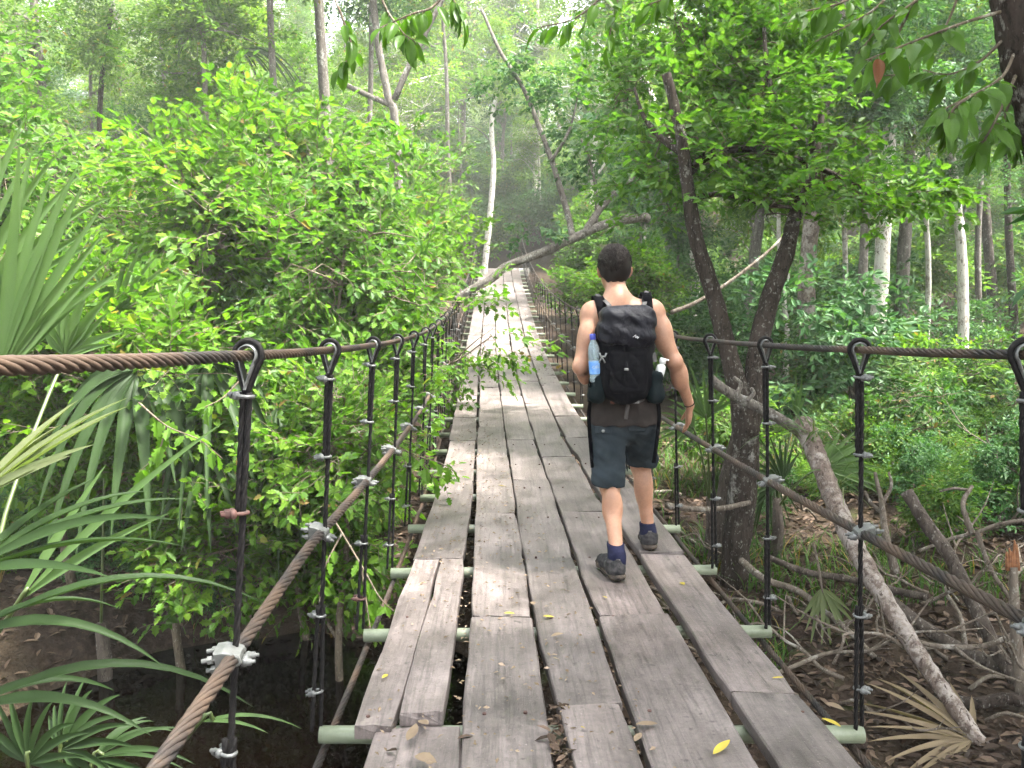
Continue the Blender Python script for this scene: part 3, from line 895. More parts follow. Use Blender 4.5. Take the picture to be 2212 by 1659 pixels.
def plant(name, label, cat, group, meshes, loc, rz=0, sc=1.0, mats=None, wood='trunk', tilt=(0, 0)):
    t = thing(name, label, cat, loc, group, (tilt[0], tilt[1], rz))
    t.scale = (sc,) * 3 if not hasattr(sc, '__len__') else sc
    link(wood, meshes[0], t)
    c = link("crown" if wood == 'trunk' else 'foliage', meshes[1], t)
    c['kind'] = 'stuff'
    return t

def gn_scatter(name, src_meshes, pts, rots, scs, label, cat):
    """one mass (kind stuff) made of many small copies of leafy meshes"""
    vtx = bpy.data.meshes.new(name); n = len(pts)
    vtx.vertices.add(n); vtx.vertices.foreach_set("co", np.asarray(pts, np.float32).ravel())
    a = vtx.attributes.new("rot", 'FLOAT_VECTOR', 'POINT'); a.data.foreach_set("vector", np.asarray(rots, np.float32).ravel())
    a = vtx.attributes.new("scl", 'FLOAT', 'POINT'); a.data.foreach_set("value", np.asarray(scs, np.float32))
    o = link(name, vtx); kind(o, 'stuff'); o['label'] = label; o['category'] = cat
    ng = bpy.data.node_groups.new(name, 'GeometryNodeTree')
    ng.interface.new_socket("Geometry", in_out='INPUT', socket_type='NodeSocketGeometry'); ng.interface.new_socket("Geometry", in_out='OUTPUT', socket_type='NodeSocketGeometry')
    N, Lk = ng.nodes, ng.links
    gi, go = N.new("NodeGroupInput"), N.new("NodeGroupOutput"); join = N.new("GeometryNodeJoinGeometry")
    rot = N.new("GeometryNodeInputNamedAttribute"); rot.data_type = 'FLOAT_VECTOR'; rot.inputs[0].default_value = "rot"
    scl = N.new("GeometryNodeInputNamedAttribute"); scl.data_type = 'FLOAT'; scl.inputs[0].default_value = "scl"
    idx = N.new("GeometryNodeInputIndex")
    for i, so in enumerate(src_meshes):
        oi = N.new("GeometryNodeObjectInfo"); oi.inputs["Object"].default_value = so; oi.inputs["As Instance"].default_value = True
        md = N.new("ShaderNodeMath"); md.operation = 'MODULO'; md.inputs[1].default_value = len(src_meshes); Lk.new(idx.outputs[0], md.inputs[0])
        cp = N.new("ShaderNodeMath"); cp.operation = 'COMPARE'; cp.inputs[1].default_value = i; cp.inputs[2].default_value = .4; Lk.new(md.outputs[0], cp.inputs[0])
        ip = N.new("GeometryNodeInstanceOnPoints")
        Lk.new(gi.outputs[0], ip.inputs["Points"]); Lk.new(cp.outputs[0], ip.inputs["Selection"]); Lk.new(oi.outputs["Geometry"], ip.inputs["Instance"])
        Lk.new(rot.outputs["Attribute"], ip.inputs["Rotation"]); Lk.new(scl.outputs["Attribute"], ip.inputs["Scale"])
        Lk.new(ip.outputs[0], join.inputs[0])
    Lk.new(join.outputs[0], go.inputs[0])
    md = o.modifiers.new("scatter", 'NODES'); md.node_group = ng
    return o

# ---- near shrubs with lobed leaves, over the left cables
def blob_cluster(g, h, w, n, zlo=.32):
    out = []
    for i in range(n):
        a = g.uniform(0, 6.28); r = w * math.sqrt(g.random()) * .75
        z = h * g.uniform(zlo, .92)
        out.append(((r * math.cos(a), r * math.sin(a), z), (w * .44, w * .44, h * .16), 1))
    return out
_g = np.random.default_rng(21)
HOLLY = []
for s, (h, w) in enumerate([(3.6, 1.35), (3.2, 1.5), (4.2, 1.3)]):
    HOLLY.append(grow(100 + s, blob_cluster(_g, h, w, 10, .46), 28, 280, [(0, 0, 0), (.1, .05, h * .3), (-.05, .1, h * .6), (.05, 0, h * .85)], .045, .092, T_HOLLY, M[('holly', 'holly', 'holly_green')[s]], M['stem'], "shrub", L=.48, nside=4, nl=6, twigs=2, k=6))
SHR = []
for s, (h, w) in enumerate([(1.3, .8), (1.0, .9)]):
    SHR.append(grow(140 + s, blob_cluster(_g, h, w, 6), 14, 110, [(0, 0, 0), (.02, .05, h * .3), (-.05, .0, h * .6)], .02, .085, T_LEAF, M[('leaf_d', 'leaf_a')[s]], M['stem'], "shrub", L=.35, nside=4, nl=6, k=5))
SHRB = [(grow(150 + s, blob_cluster(_g, h, w, 6), 14, 110, [(0, 0, 0), (.02, .05, h * .3), (-.05, .0, h * .6)], .02, .095, T_LEAF, M[m], M['stem'], "shrub", L=.4, nside=4, nl=6, k=5)) for s, (h, w, m) in enumerate([(1.5, 1.0, 'leaf_a'), (1.8, 1.1, 'leaf_c')])]

# ---- forest trees (slender, crowns high up)
TREE = []
for s, (h, w, mt, bk, tr) in enumerate([(9.5, 2.3, 'leaf_a', 'bark_grey', .10), (11, 2.6, 'leaf_b', 'bark_pale', .10), (8.5, 2.1, 'leaf_c', 'bark_grey', .11), (10, 2.5, 'leaf_b', 'bark_grey', .13), (12, 2.9, 'leaf_a', 'bark_grey', .15)]):
    bl = []
    for i in range(11):
        a = _g.uniform(0, 6.28); rr = w * math.sqrt(_g.random()) * .8; z = h * _g.uniform(.42, .98)
        bl.append(((rr * math.cos(a), rr * math.sin(a), z), (w * .4, w * .4, h * .075), 1))
    TREE.append(grow(200 + s, bl, 30, 430, [(0, 0, 0), (.15, .1, h * .3), (-.1, .15, h * .6), (.1, 0, h * .95)], tr, .125, T_RHOMB, M[mt], M[bk], "tree", L=.75, nside=5, nl=7, k=9))
# ------------------------------------------------------------ planting
_hl = [
 # x, y, z base offset, scale, rot, label
 (-1.25, 6.3, 0, .76, 4.4, "lobed-leaf shrub pressing on the left cables below the handrail"),
 (-1.65, 7.0, 0, .82, 2.6, "lobed-leaf shrub whose sprays hang over the cross tube ends"),
 (-1.36, 7.6, 0, .86, 1.7, "bright green lobed-leaf shrub crowding the deck where the left cables sag lowest"),
 (-2.5, 6.4, 0, .9, 2.2, "tall bright lobed-leaf shrub above the dark drooping palm fan"),
 (-3.6, 6.9, 0, .95, 4.0, "yellow-green lobed-leaf shrub rising behind the big near palm"),
 (-1.46, 9.0, 0, 1.0, 5.1, "lobed-leaf shrub whose sprays reach the left handrail cable midway"),
 (-2.8, 8.4, 0, 1.1, 0.4, "yellowish lobed-leaf shrub in the middle of the thicket"),
 (-1.46, 10.8, 0, 1.08, 3.3, "light green lobed-leaf shrub beside the butt of the fallen branch"),
 (-5.2, 8.6, 0, 1.05, 1.1, "wide lobed-leaf shrub at the far side of the thicket, behind the palms"),
 (-2.6, 10.9, 0, 1.22, 2.9, "high lobed-leaf shrub in front of the forked grey tree"),
 (-4.3, 10.6, 0, 1.22, 5.6, "high yellow-green shrub below the grey liana trunk"),
 (-6.6, 11.0, 0, 1.32, .6, "high dense shrub behind the tip of the big near palm"),
]
for i, (x, y, dz, s, rz, lb) in enumerate(_hl):
    plant("lobed_leaf_shrub", lb, "shrub", "lobed-leaf shrubs along the left cables", HOLLY[i % 3], (x, y, gz(x, y) - .05 + dz), rz, s, wood='stem')
# right of the far deck
_hr = [
 (2.35, 13.5, .72, 1.0, "leafy shrub against the handrail just beyond the walking person"),
 (2.3, 16.5, .78, 2.0, "bright shrub beside the leaf-strewn planks on the far stretch"),
 (2.2, 20.5, .85, 4.0, "sunlit shrub leaning to the far handrail under the fallen branch"),
 (2.5, 25.0, .95, 5.0, "pale sunlit shrub near the far anchor post"),
 (-1.6, 13.2, 1.1, 0.6, "sunlit shrub over the far planks behind the branch butt"),
 (-1.72, 16.6, 1.1, 3.6, "pale green shrub lining the far planks on the thicket side"),
 (-1.9, 21.5, 1.1, 2.6, "pale shrub at the far end of the deck below the thin bright trunk"),
]
for i, (x, y, s, rz, lb) in enumerate(_hr):
    plant("lobed_leaf_shrub", lb, "shrub", "shrubs lining the far deck", HOLLY[i % 3], (x, y, gz(x, y) - .05), rz, s, wood='stem')

# ---- individual trunks that can be told apart in the picture: (pixel path, distance, pixel width, bark, label)
def tree_from(path, Y, wpx, bark, name, label, crown=None, csc=1.0, lean=0.0, group=None, cz=None, fork=None):
    P = [np.array(at(x, y, Y + lean * i)) for i, (x, y) in enumerate(path)]
    b = P[0]; base = Vector((b[0], b[1], gz(b[0], b[1]) - .12))
    P = [np.array(base)] + [p for p in P if p[2] > base.z + .25]
    r = wpx * Y / F_PX / 2
    t = thing(name, label, "tree", base, group)
    mb = MB(); n = max(12, len(P) * 7)
    Q = resample(P, n) - np.array(base)
    mb.tube(Q, np.linspace(r * 1.25, r * .72, n), 10, True, .06, int(abs(path[0][0])))
    for fk in fork or []:
        FP = [np.array(at(x, y, Y)) - np.array(base) for x, y in fk[0]]
        fr = fk[1] * Y / F_PX / 2
        mb.tube(resample(FP, 14), np.linspace(fr * 1.1, fr * .6, 14), 8, True, .07, int(fk[0][0][0]))
    link("trunk", mb.mesh("trunk", M[bark]), t)
    if crown is not None:
        c = link("crown", crown[1], t, Vector(Q[-1]) + Vector((0, 0, cz if cz is not None else -5.2 * csc)), (0, 0, path[0][0] % 6.28), csc); c['kind'] = 'stuff'
    return t
tree_from([(600, 640), (596, 300), (585, 60), (578, -260)], 14.5, 16, 'bark_grey', "liana_tree", "grey trunk wrapped in hanging lianas above the left thicket", TREE[1], .8)
tree_from([(712, 640), (706, 300), (690, 40), (676, -240)], 16, 24, 'bark_grey', "grey_tree", "stout grey trunk behind the thicket left of the forked tree", TREE[0], .8)
tree_from([(872, 640), (862, 420), (852, 250), (838, 205), (812, 60), (795, -160)], 14, 18, 'bark_grey', "forked_tree", "slim lichen-spotted tree forking above the left thicket", TREE[3], .62, fork=[([(852, 215), (880, 150), (910, 92), (950, 10), (1000, -90)], 13), ([(850, 230), (760, 190), (715, 165)], 11)])
tree_from([(1046, 590), (1058, 470), (1066, 360), (1062, 270), (1076, 190)], 31, 12, 'bark_pale', "thin_tree", "thin crooked bright trunk by the far end of the deck", TREE[1], .45)
tree_from([(800, 620), (796, 380), (802, 120), (800, -80)], 18, 12, 'bark_grey', "slim_tree", "slim grey trunk just left of the forked tree", TREE[2], .8)
tree_from([(980, 560), (968, 330), (964, 150), (950, -30)], 24, 9, 'bark_grey', "pale_tree", "thin trunk glowing in the haze above the left thicket edge", TREE[1], .9)
tree_from([(1500, 560), (1450, 330), (1390, 170), (1310, -20)], 23, 18, 'bark_pale', "leaning_tree", "pinkish pale trunk leaning left above the walking person", TREE[3], .9)
tree_from([(1742, 700), (1745, 560), (1775, 300), (1790, 150), (1812, 20), (1822, -120)], 13.5, 34, 'bark_red', "patchy_tree", "brown trunk with white patches rising behind the forked dark tree", TREE[4], .75)
tree_from([(1878, 880), (1900, 640), (1912, 430), (1925, 230), (1930, 20)], 13, 30, 'bark_pale', "pale_tree", "stout pale trunk right of the leaning brown stem, the thickest pale one", TREE[0], .75)
tree_from([(1842, 900), (1862, 620), (1870, 440), (1880, 260)], 12.4, 19, 'bark_grey', "slim_tree", "slim grey trunk standing close left of the stout pale trunk", TREE[2], .7)
tree_from([(1945, 760), (1952, 560), (1965, 330), (1962, 120)], 15, 28, 'bark_grey', "grey_tree", "blotched grey trunk close right of the stout pale trunk", TREE[4], .7)
tree_from([(2080, 740), (2078, 560), (2062, 400), (2048, 280)], 13.5, 21, 'bark_pale', "kinked_tree", "slim pale trunk kinked at mid height near the right edge", TREE[2], .6)
tree_from([(1736, 700), (1742, 560), (1752, 430)], 16, 20, 'bark_pale', "slim_tree", "slim pale trunk just right of the leaning dark stem", TREE[1], .7)
tree_from([(1620, 640), (1640, 480), (1650, 300)], 17, 22, 'bark_grey', "grey_tree", "grey trunk seen between the two stems of the dark forked tree", TREE[0], .8)
tree_from([(2150, 700), (2130, 480), (2120, 260), (2110, 60)], 18, 20, 'bark_dark', "dark_tree", "thin dark trunk deep in the shade near the right edge", TREE[2], .9)
tree_from([(2195, 760), (2180, 520), (2172, 200)], 15, 17, 'bark_dark', "dark_tree", "thinnest dark trunk at the right edge of the forest", TREE[2], .7)
tree_from([(455, 600), (470, 300), (462, 60)], 20, 16, 'bark_grey', "slim_tree", "thin grey trunk half hidden left of the liana trunk", TREE[3], .9)
tree_from([(235, 560), (215, 260), (240, 20)], 17, 12, 'bark_dark', "slender_tree", "slender dark stem with feathery sprays above the big palm", TREE[0], .6)

tree_from([(1820, 820), (1826, 600), (1822, 380), (1835, 150)], 15.5, 11, 'bark_pale', "slim_tree", "thin pale pole-like trunk left of the slim grey trunk", TREE[0], .6)
tree_from([(1998, 800), (2006, 600), (2000, 420), (2012, 200)], 14.2, 12, 'bark_pale', "slim_tree", "thin pale trunk midway between the blotched grey and the kinked trunk", TREE[1], .6)
tree_from([(2120, 760), (2112, 560), (2118, 360), (2104, 150)], 16.5, 12, 'bark_grey', "slim_tree", "thin grey trunk just right of the kinked trunk", TREE[3], .6)
tree_from([(1700, 720), (1688, 600), (1682, 470), (1690, 300)], 15, 10, 'bark_pale', "slim_tree", "thin pale sapling between the dark stems' tops and the brown trunk", TREE[2], .5)
# ---- forest behind, as single trees
_tr = random.Random(77)
_spots = [(-1.6, 38.5), (1.9, 38.0), (0.2, 41.5), (-3.6, 36.0), (3.8, 35.6), (.6, 46.0)]
for i in range(400):
    if len(_spots) >= 52: break
    y = _tr.uniform(19, 52); x = _tr.uniform(-.62 * y - 4, .62 * y + 4)
    if abs(x - .1) < 2.6 and y < 36.5: continue
    if any(math.hypot(x - a, y - b) < 3.0 for a, b in _spots): continue
    _spots.append((x, y))
_big = [(-4.6, 30.5, 1.25, 1), (4.9, 29.5, 1.2, 3), (-3.3, 34.2, 1.3, 4), (3.7, 33.6, 1.25, 1), (0.3, 49, 1.7, 3), (-3.2, 46.5, 1.5, 1), (3.4, 47, 1.5, 0), (-1.4, 39.5, 1.3, 3), (1.7, 40.5, 1.35, 1)]
_names = ["pale_tree", "yellow_green_tree", "blue_green_tree", "light_tree", "broad_tree"]
_lab = ["slender tree with mid green crown in the forest behind", "yellow-green crowned tree glowing in the forest behind", "blue-green crowned tree in the forest behind", "light yellow-green tree with grey trunk in the forest behind", "broad mid green tree with grey trunk in the forest behind"]
for i, (x, y, s_, k) in enumerate(_big):
    plant(_names[k], "tall tree closing the gap above the far landing", "tree", "tall trees round the far landing", TREE[k], (x, y, gz(x, y) - .2), _tr.uniform(0, 6.28), s_)
for i, (x, y) in enumerate(_spots):
    k = i % 5
    plant(_names[k], _lab[k], "tree", "forest trees behind, %s" % _names[k].replace('_', ' '), TREE[k], (x, y, gz(x, y) - .2), _tr.uniform(0, 6.28), _tr.uniform(.62, 1.05))

# ---- undergrowth masses
def scatter_pts(n, xr, yr, keep, seed):
    g = np.random.default_rng(seed); X = g.uniform(*xr, n); Y = g.uniform(*yr, n)
    m = keep(X, Y); X, Y = X[m], Y[m]; Z = ground_h(X, Y)
    return np.stack([X, Y, Z], -1), np.stack([g.normal(0, .15, len(X)), g.normal(0, .15, len(X)), g.uniform(0, 6.28, len(X))], -1), g
for i in range(600):
    if len(_spots) >= 82: break
    y = _tr.uniform(13.0, 25); x = _tr.uniform(-.62 * y - 2, .62 * y + 2)
    if -2.9 < x < 3.4 or (x > 3 and y < 18): continue
    if any(math.hypot(x - a, y - b) < 2.4 for a, b in _spots): continue
    _spots.append((x, y)); k = (i * 3) % 5
    plant(_names[k], _lab[k], "tree", "forest trees behind, %s" % _names[k].replace('_', ' '), TREE[k], (x, y, gz(x, y) - .2), _tr.uniform(0, 6.28), _tr.uniform(.5, .85))
# ---- labels of the forest trees: kind, what they stand behind, and their order there
_zones = [(-1e9, 160, "behind the big near palm"), (160, 520, "left of the liana trunk"), (520, 680, "behind the grey liana trunk"), (680, 920, "behind the forked grey tree"), (920, 1180, "behind the far end of the bridge"), (1180, 1440, "behind the walking person's head"), (1440, 1720, "behind the dark forked tree"), (1720, 2000, "behind the stout pale trunk"), (2000, 1e9, "beyond the kinked trunk")]
_desc = {"pale_tree": "slender mid green forest tree", "yellow_green_tree": "yellow-green crowned forest tree", "blue_green_tree": "blue-green crowned forest tree", "light_tree": "light yellow-green forest tree", "broad_tree": "broad mid green forest tree"}
_ord = ["nearest", "second", "third", "fourth", "fifth", "sixth", "seventh", "eighth", "ninth", "tenth"]
_cnt = {}
for o in sorted([o for o in bpy.data.objects if str(o.get("group", "")).startswith(("forest trees", "tall trees"))], key=lambda o: o.location.y):
    px = 1076 + 1814 * o.location.x / o.location.y; st = o.name.split('.')[0]
    zn = [z for z in _zones if z[0] <= px < z[1]][0][2]; key = (st, zn); _cnt[key] = _cnt.get(key, -1) + 1
    o["label"] = "%s %s, %s there" % (_desc[st], zn, _ord[_cnt[key]])
_s1 = plant("broad_leaf_shrub", "low dark broad-leaf shrub on the right bank beyond the dead logs", "shrub", None, SHR[0], (4.6, 9.6, gz(4.6, 9.6)), 0, 1.0, wood='stem')
_s2 = plant("broad_leaf_shrub", "low dark shrub under the pale trunks near the right edge", "shrub", None, SHR[1], (6.6, 11.5, gz(6.6, 11.5)), 1, 1.1, wood='stem')
_s3 = plant("broad_leaf_shrub", "mid green broad-leaf shrub at the right edge behind the handrail", "shrub", None, SHRB[1], (5.7, 8.2, gz(5.7, 8.2)), 1, .8, wood='stem')
_s4 = plant("broad_leaf_shrub", "mid green shrub behind the walking person's right hand", "shrub", None, SHRB[0], (2.7, 9.6, gz(2.7, 9.6)), 1, .8, wood='stem')
_srcA = [_s1.children[1], _s2.children[1], _s3.children[1], _s4.children[1]]
def _src(o): return [c for c in o.children if c.name.startswith('foliage')][0]
_srcA = [_src(o) for o in (_s1, _s2, _s3, _s4)]
_k = lambda X, Y: (np.abs(X - .2) > (1.7 + .05 * Y) * (Y < 33.5) * 1.0) & (np.abs(X) < .7 * Y + 6) & ~((Y > 32.8) & (Y < 35.8) & (np.abs(X - .1) < 1.6))
P_, R_, g_ = scatter_pts(1500, (-42, 42), (12, 62), _k, 3)
gn_scatter("undergrowth", _srcA, P_, R_, g_.uniform(.7, 1.5, len(P_)), "mixed leafy undergrowth covering the forest floor", "undergrowth")
P_, R_, g_ = scatter_pts(190, (2.2, 11), (7.4, 12.5), lambda X, Y: (X < 3.2 + .9 * (Y - 4)) & (X > 2.3 + .04 * Y), 5)
gn_scatter("bank_undergrowth", _srcA, P_, R_, g_.uniform(.22, .52, len(P_)), "low leafy plants on the right bank behind the logs", "undergrowth")
P_, R_, g_ = scatter_pts(160, (-11, -1.6), (7.6, 14), lambda X, Y: np.ones_like(X, bool), 6)
gn_scatter("thicket_undergrowth", _srcA, P_, R_, g_.uniform(.5, 1.0, len(P_)), "dark leafy plants below the left thicket", "undergrowth")
P_, R_, g_ = scatter_pts(130, (-7, 7), (36.0, 47), lambda X, Y: np.ones_like(X, bool), 12)
gn_scatter("hollow_undergrowth", _srcA, P_, R_, g_.uniform(1.0, 1.7, len(P_)), "dark leafy growth over the earth bank beyond the far landing", "undergrowth")
P_, R_, g_ = scatter_pts(90, (-6, -1.2), (6.9, 8.6), lambda X, Y: ground_h(X, Y) > WATER_Z + .1, 15)
gn_scatter("slope_seedlings", _srcA, P_, R_, g_.uniform(.16, .34, len(P_)), "small leafy seedlings on the dark slope above the pool", "undergrowth")
# far wood on the hillside, one mass
_crowns = [c for o in bpy.data.objects if o.name in ("pale_tree", "yellow_green_tree", "blue_green_tree", "light_tree", "broad_tree") for c in o.children if c.name.startswith('crown')][:5]
P_, R_, g_ = scatter_pts(230, (-75, 75), (46, 95), lambda X, Y: np.abs(X) < .75 * Y + 8, 8)
P_[:, 2] -= g_.uniform(1, 4, len(P_)); R_[:, :2] *= .5
_P2, _R2, _g2 = scatter_pts(260, (-95, 95), (6, 75), lambda X, Y: (np.abs(X) > .72 * Y + 7) & (np.abs(X) < 1.4 * Y + 22), 9)
_P2[:, 2] -= 2.2; _R2[:, :2] *= .5
P_, R_ = np.concatenate([P_, _P2]), np.concatenate([R_, _R2])
gn_scatter("distant_forest", _crowns, P_, R_, g_.uniform(.8, 1.35, len(P_)), "distant sunlit forest rising on the slope behind", "forest")
# ------------------------------------------------------------ single trees, logs and branches close by
def limb(name, mb, pts, Y0, Y1, w0, w1, k=10, wob=.06, n=None, base=None, seed=1):
    """tapered limb along pixel points, distance running Y0..Y1, widths in pixels"""
    m = len(pts); P = [np.array(at(x, y, Y0 + (Y1 - Y0) * i / (m - 1))) for i, (x, y) in enumerate(pts)]
    if base is not None: P = [p - np.array(base) for p in P]
    n = n or max(10, m * 6); Q = resample(P, n)
    r = np.linspace(w0 * Y0 / F_PX / 2, w1 * Y1 / F_PX / 2, n)
    mb.tube(Q, r, k, True, wob, seed)
    return Q

# ---- dark forked tree on the right bank
_b = Vector(at(1585, 1270, 7.2)); _b.z = gz(_b.x, _b.y) - .1
ft = thing("forked_tree", "dark lichen-flecked forked tree standing on the bank right of the bridge", "tree", _b)
mb = MB()
limb("", mb, [(1583, 1300), (1592, 1180), (1604, 1060), (1612, 960), (1606, 870)], 7.2, 7.2, 62, 58, 14, .08, 26, _b, 2)
limb("", mb, [(1608, 930), (1600, 870), (1575, 770), (1545, 650), (1505, 520), (1485, 400), (1470, 290), (1440, 160)], 7.2, 7.5, 50, 20, 12, .09, 40, _b, 3)
limb("", mb, [(1612, 940), (1628, 850), (1640, 740), (1665, 640), (1700, 540), (1716, 470), (1750, 380), (1770, 250)], 7.2, 7.7, 54, 22, 12, .09, 40, _b, 4)
limb("", mb, [(1480, 380), (1540, 330), (1640, 322), (1740, 350), (1830, 390), (1900, 420)], 7.5, 7.9, 22, 8, 8, .08, 24, _b, 5)
limb("", mb, [(1475, 330), (1430, 300), (1390, 250), (1370, 190)], 7.5, 7.9, 18, 6, 7, .08, 16, _b, 6)
limb("", mb, [(1760, 330), (1700, 260), (1660, 170), (1650, 60)], 7.7, 7.9, 18, 8, 7, .08, 16, _b, 7)
limb("", mb, [(1490, 430), (1560, 420), (1650, 440), (1720, 450)], 7.5, 7.2, 14, 6, 7, .08, 16, _b, 8)
link("trunk", mb.mesh("trunk", M['bark_dark']), ft)
mb = MB()
limb("", mb, [(1538, 1290), (1556, 1150), (1572, 1040), (1598, 930)], 7.6, 7.4, 44, 34, 12, .06, 20, _b, 9)
link("second_stem", mb.mesh("second_stem", M['bark_log']), ft)
g9 = np.random.default_rng(9); lib9 = [spray(g9, .42, 4, .088, 6) for _ in range(6)]
cr = MB(); tw = MB(); AL = []
for (x, y, Y, rx, rz, n) in [(1430, 290, 8.0, .5, .32, 28), (1500, 170, 8.3, .55, .38, 34), (1610, 230, 8.0, .65, .36, 36), (1560, 340, 7.6, .6, .25, 30), (1690, 330, 7.8, .55, .28, 30), (1480, 60, 8.8, .6, .4, 42), (1640, 80, 8.6, .6, .4, 42), (1790, 400, 7.8, .45, .2, 30), (1400, 380, 8.6, .4, .2, 12), (1870, 420, 7.9, .4, .16, 22), (1350, 200, 9.2, .45, .4, 30), (1720, 190, 8.6, .5, .3, 26), (1660, 440, 7.4, .4, .14, 18), (1960, 440, 8.0, .35, .15, 14), (1560, 120, 9.2, .8, .5, 40), (1450, 440, 9.0, .35, .2, 14),
                              (1500, -120, 8.6, 1.0, .6, 40), (1750, -140, 8.2, 1.0, .6, 40)]:
    c = np.array(at(x, y, Y)) - np.array(_b)
    for i in range(int(n * 1.15)):
        p = c + norm(g9.normal(0, 1, 3)) * g9.uniform(.15, 1) ** .6 * np.array([rx, rx, rz])
        d = norm(p - c) * .5 + np.array([g9.normal(0, .5), g9.normal(0, .5), .1])
        s = place_spray(lib9[g9.integers(6)], p, d, g9); AL.append(s[:4])
        for q in s[4][:2]: tw.tube(q, np.linspace(.004, .0015, len(q)), 3, False)
        if i % 3 == 0: tw.tube([c + g9.normal(0, .05, 3), (c + p) / 2 + g9.normal(0, .05, 3), p], [.009, .006, .004], 4, False)
put_leaves(cr, T_HOLLY, *[np.concatenate([a[i] for a in AL]) for i in range(4)])
kind(link("crown", cr.mesh("crown", M['holly_green'], False), ft), 'stuff')
for (x, y, z, s_, k_) in ((3.1, 4.4, 1.0, .58, 4), (3.3, 1.6, .8, .6, 4), (3.6, 11.6, 2.0, .55, 1)):  # unseen detached crowns, added above the view to shade planks and person
    kind(link("added_shade_crown", TREE[k_][1], ft, Vector((x, y, z)) - _b, (0, 0, x), s_), 'stuff'); link("twigs", tw.mesh("twigs", M['stem']), ft)

# ---- branch fallen across the bridge
_b = at(1005, 632, 12.8)
fb = thing("fallen_branch", "mossy grey branch fallen across the bridge over the left handrail cable", "branch", _b)
mb = MB()
Q = limb("", mb, [(985, 650), (1005, 632), (1060, 604), (1092, 576), (1160, 550), (1240, 514), (1310, 484), (1382, 470), (1400, 472)], 12.8, 13.2, 16, 20, 12, .08, 46, _b, 11)
link("limb", mb.mesh("limb", M['bark_grey']), fb)
mb = MB()
limb("", mb, [(1236, 512), (1228, 470), (1196, 360), (1165, 275), (1130, 190), (1080, 110), (1040, 20)], 13.05, 13.6, 15, 6, 9, .08, 34, _b, 12)
limb("", mb, [(1262, 506), (1290, 460), (1330, 415), (1385, 370), (1450, 330)], 13.05, 13.4, 18, 8, 9, .08, 24, _b, 13)
limb("", mb, [(1287, 490), (1288, 420), (1275, 350), (1255, 300)], 13.1, 13.3, 9, 5, 7, .06, 16, _b, 14)
limb("", mb, [(1190, 350), (1230, 280), (1250, 200)], 13.2, 13.2, 8, 3, 6, .06, 12, _b, 14)
link("side_branches", mb.mesh("side_branches", M['bark_grey']), fb)
cr = MB(); AL = []
for (x, y, Y, rx, rz, n) in [(1240, 230, 13.4, .7, .5, 34), (1200, 130, 13.6, .7, .45, 30), (1300, 300, 13.3, .5, .4, 24), (1100, 150, 13.8, .6, .4, 22), (1340, 390, 13.2, .4, .3, 14), (1260, 340, 13.4, .3, .25, 10), (1150, 490, 13.1, .18, .18, 5), (1400, 320, 13.4, .5, .3, 16)]:
    c = np.array(at(x, y, Y)) - np.array(_b)
    for i in range(n):
        p = c + norm(g9.normal(0, 1, 3)) * g9.uniform(.1, 1) ** .6 * np.array([rx, rx, rz])
        AL.append(place_spray(lib9[g9.integers(6)], p, norm(p - c) * .4 + np.array([g9.normal(0, .5), g9.normal(0, .5), -.15]), g9)[:4])
put_leaves(cr, T_HOLLY, *[np.concatenate([a[i] for a in AL]) for i in range(4)])
kind(link("foliage", cr.mesh("foliage", M['leaf_c'], False), fb), 'stuff')

# ---- logs and dead wood on the right bank
def dead(name, label, cat, pts, Y0, Y1, w0, w1, bark, k=10, group=None, wob=.08, extra=(), n=None):
    b = at(*pts[-1], Y1); b.z = gz(b.x, b.y)
    t = thing(name, label, cat, b, group); mb = MB()
    limb("", mb, pts, Y0, Y1, w0, w1, k, wob, n, b, int(pts[0][0]))
    for e in extra: limb("", mb, e[0], e[1], e[2], e[3], e[4], 6, .08, 12, b, int(e[0][0][0]))
    link("wood", mb.mesh("wood", M[bark]), t)
    return t, b
lg, lgb = dead("leaning_log", "long reddish flaky-barked trunk leaning from the ground up to the forked tree", "log", [(1735, 915), (1764, 985), (1803, 1085), (1846, 1180), (1905, 1284), (1994, 1428), (2085, 1560), (2200, 1730)], 6.9, 4.5, 44, 36, 'bark_red', 14, n=70, wob=.10)
dead("lichen_limb", "pale lichen-covered limb slanting across the fork of the dark tree", "branch", [(1536, 818), (1560, 838), (1600, 862), (1650, 886), (1700, 915), (1750, 950)], 6.7, 6.8, 20, 26, 'bark_grey', extra=[([(1590, 856), (1600, 830), (1585, 815)], 6.7, 6.7, 12, 8), ([(1612, 866), (1628, 850), (1622, 838)], 6.7, 6.7, 11, 7)])
dead("broken_log", "dark broken log with a charred blunt top beyond the middle cable", "log", [(1958, 1062), (2000, 1130), (2050, 1200), (2105, 1310), (2150, 1400), (2200, 1480)], 6.1, 5.4, 28, 34, 'bark_log', 12, n=40)
so, sob = dead("broken_stump", "splintered pale stump with a fresh orange break at the right edge", "stump", [(2188, 1225), (2192, 1320), (2200, 1430), (2215, 1560)], 5.2, 5.1, 18, 30, 'twig', 12)
mb = MB()
for i in range(7):
    x = 2176 + i * 4; limb("", mb, [(x, 1232), (x + random.uniform(-3, 3), 1195), (x + random.uniform(-5, 5), 1165 + random.uniform(0, 30))], 5.2, 5.2, 9, 2, 5, .1, 6, sob, i)
link("splinters", mb.mesh("splinters", M['orange_wood']), so)
dead("mossy_log", "mossy grey log lying behind the leaning reddish trunk", "log", [(1915, 1290), (1990, 1350), (2080, 1405), (2160, 1440), (2260, 1490)], 6.0, 5.4, 26, 34, 'bark_log', 12)
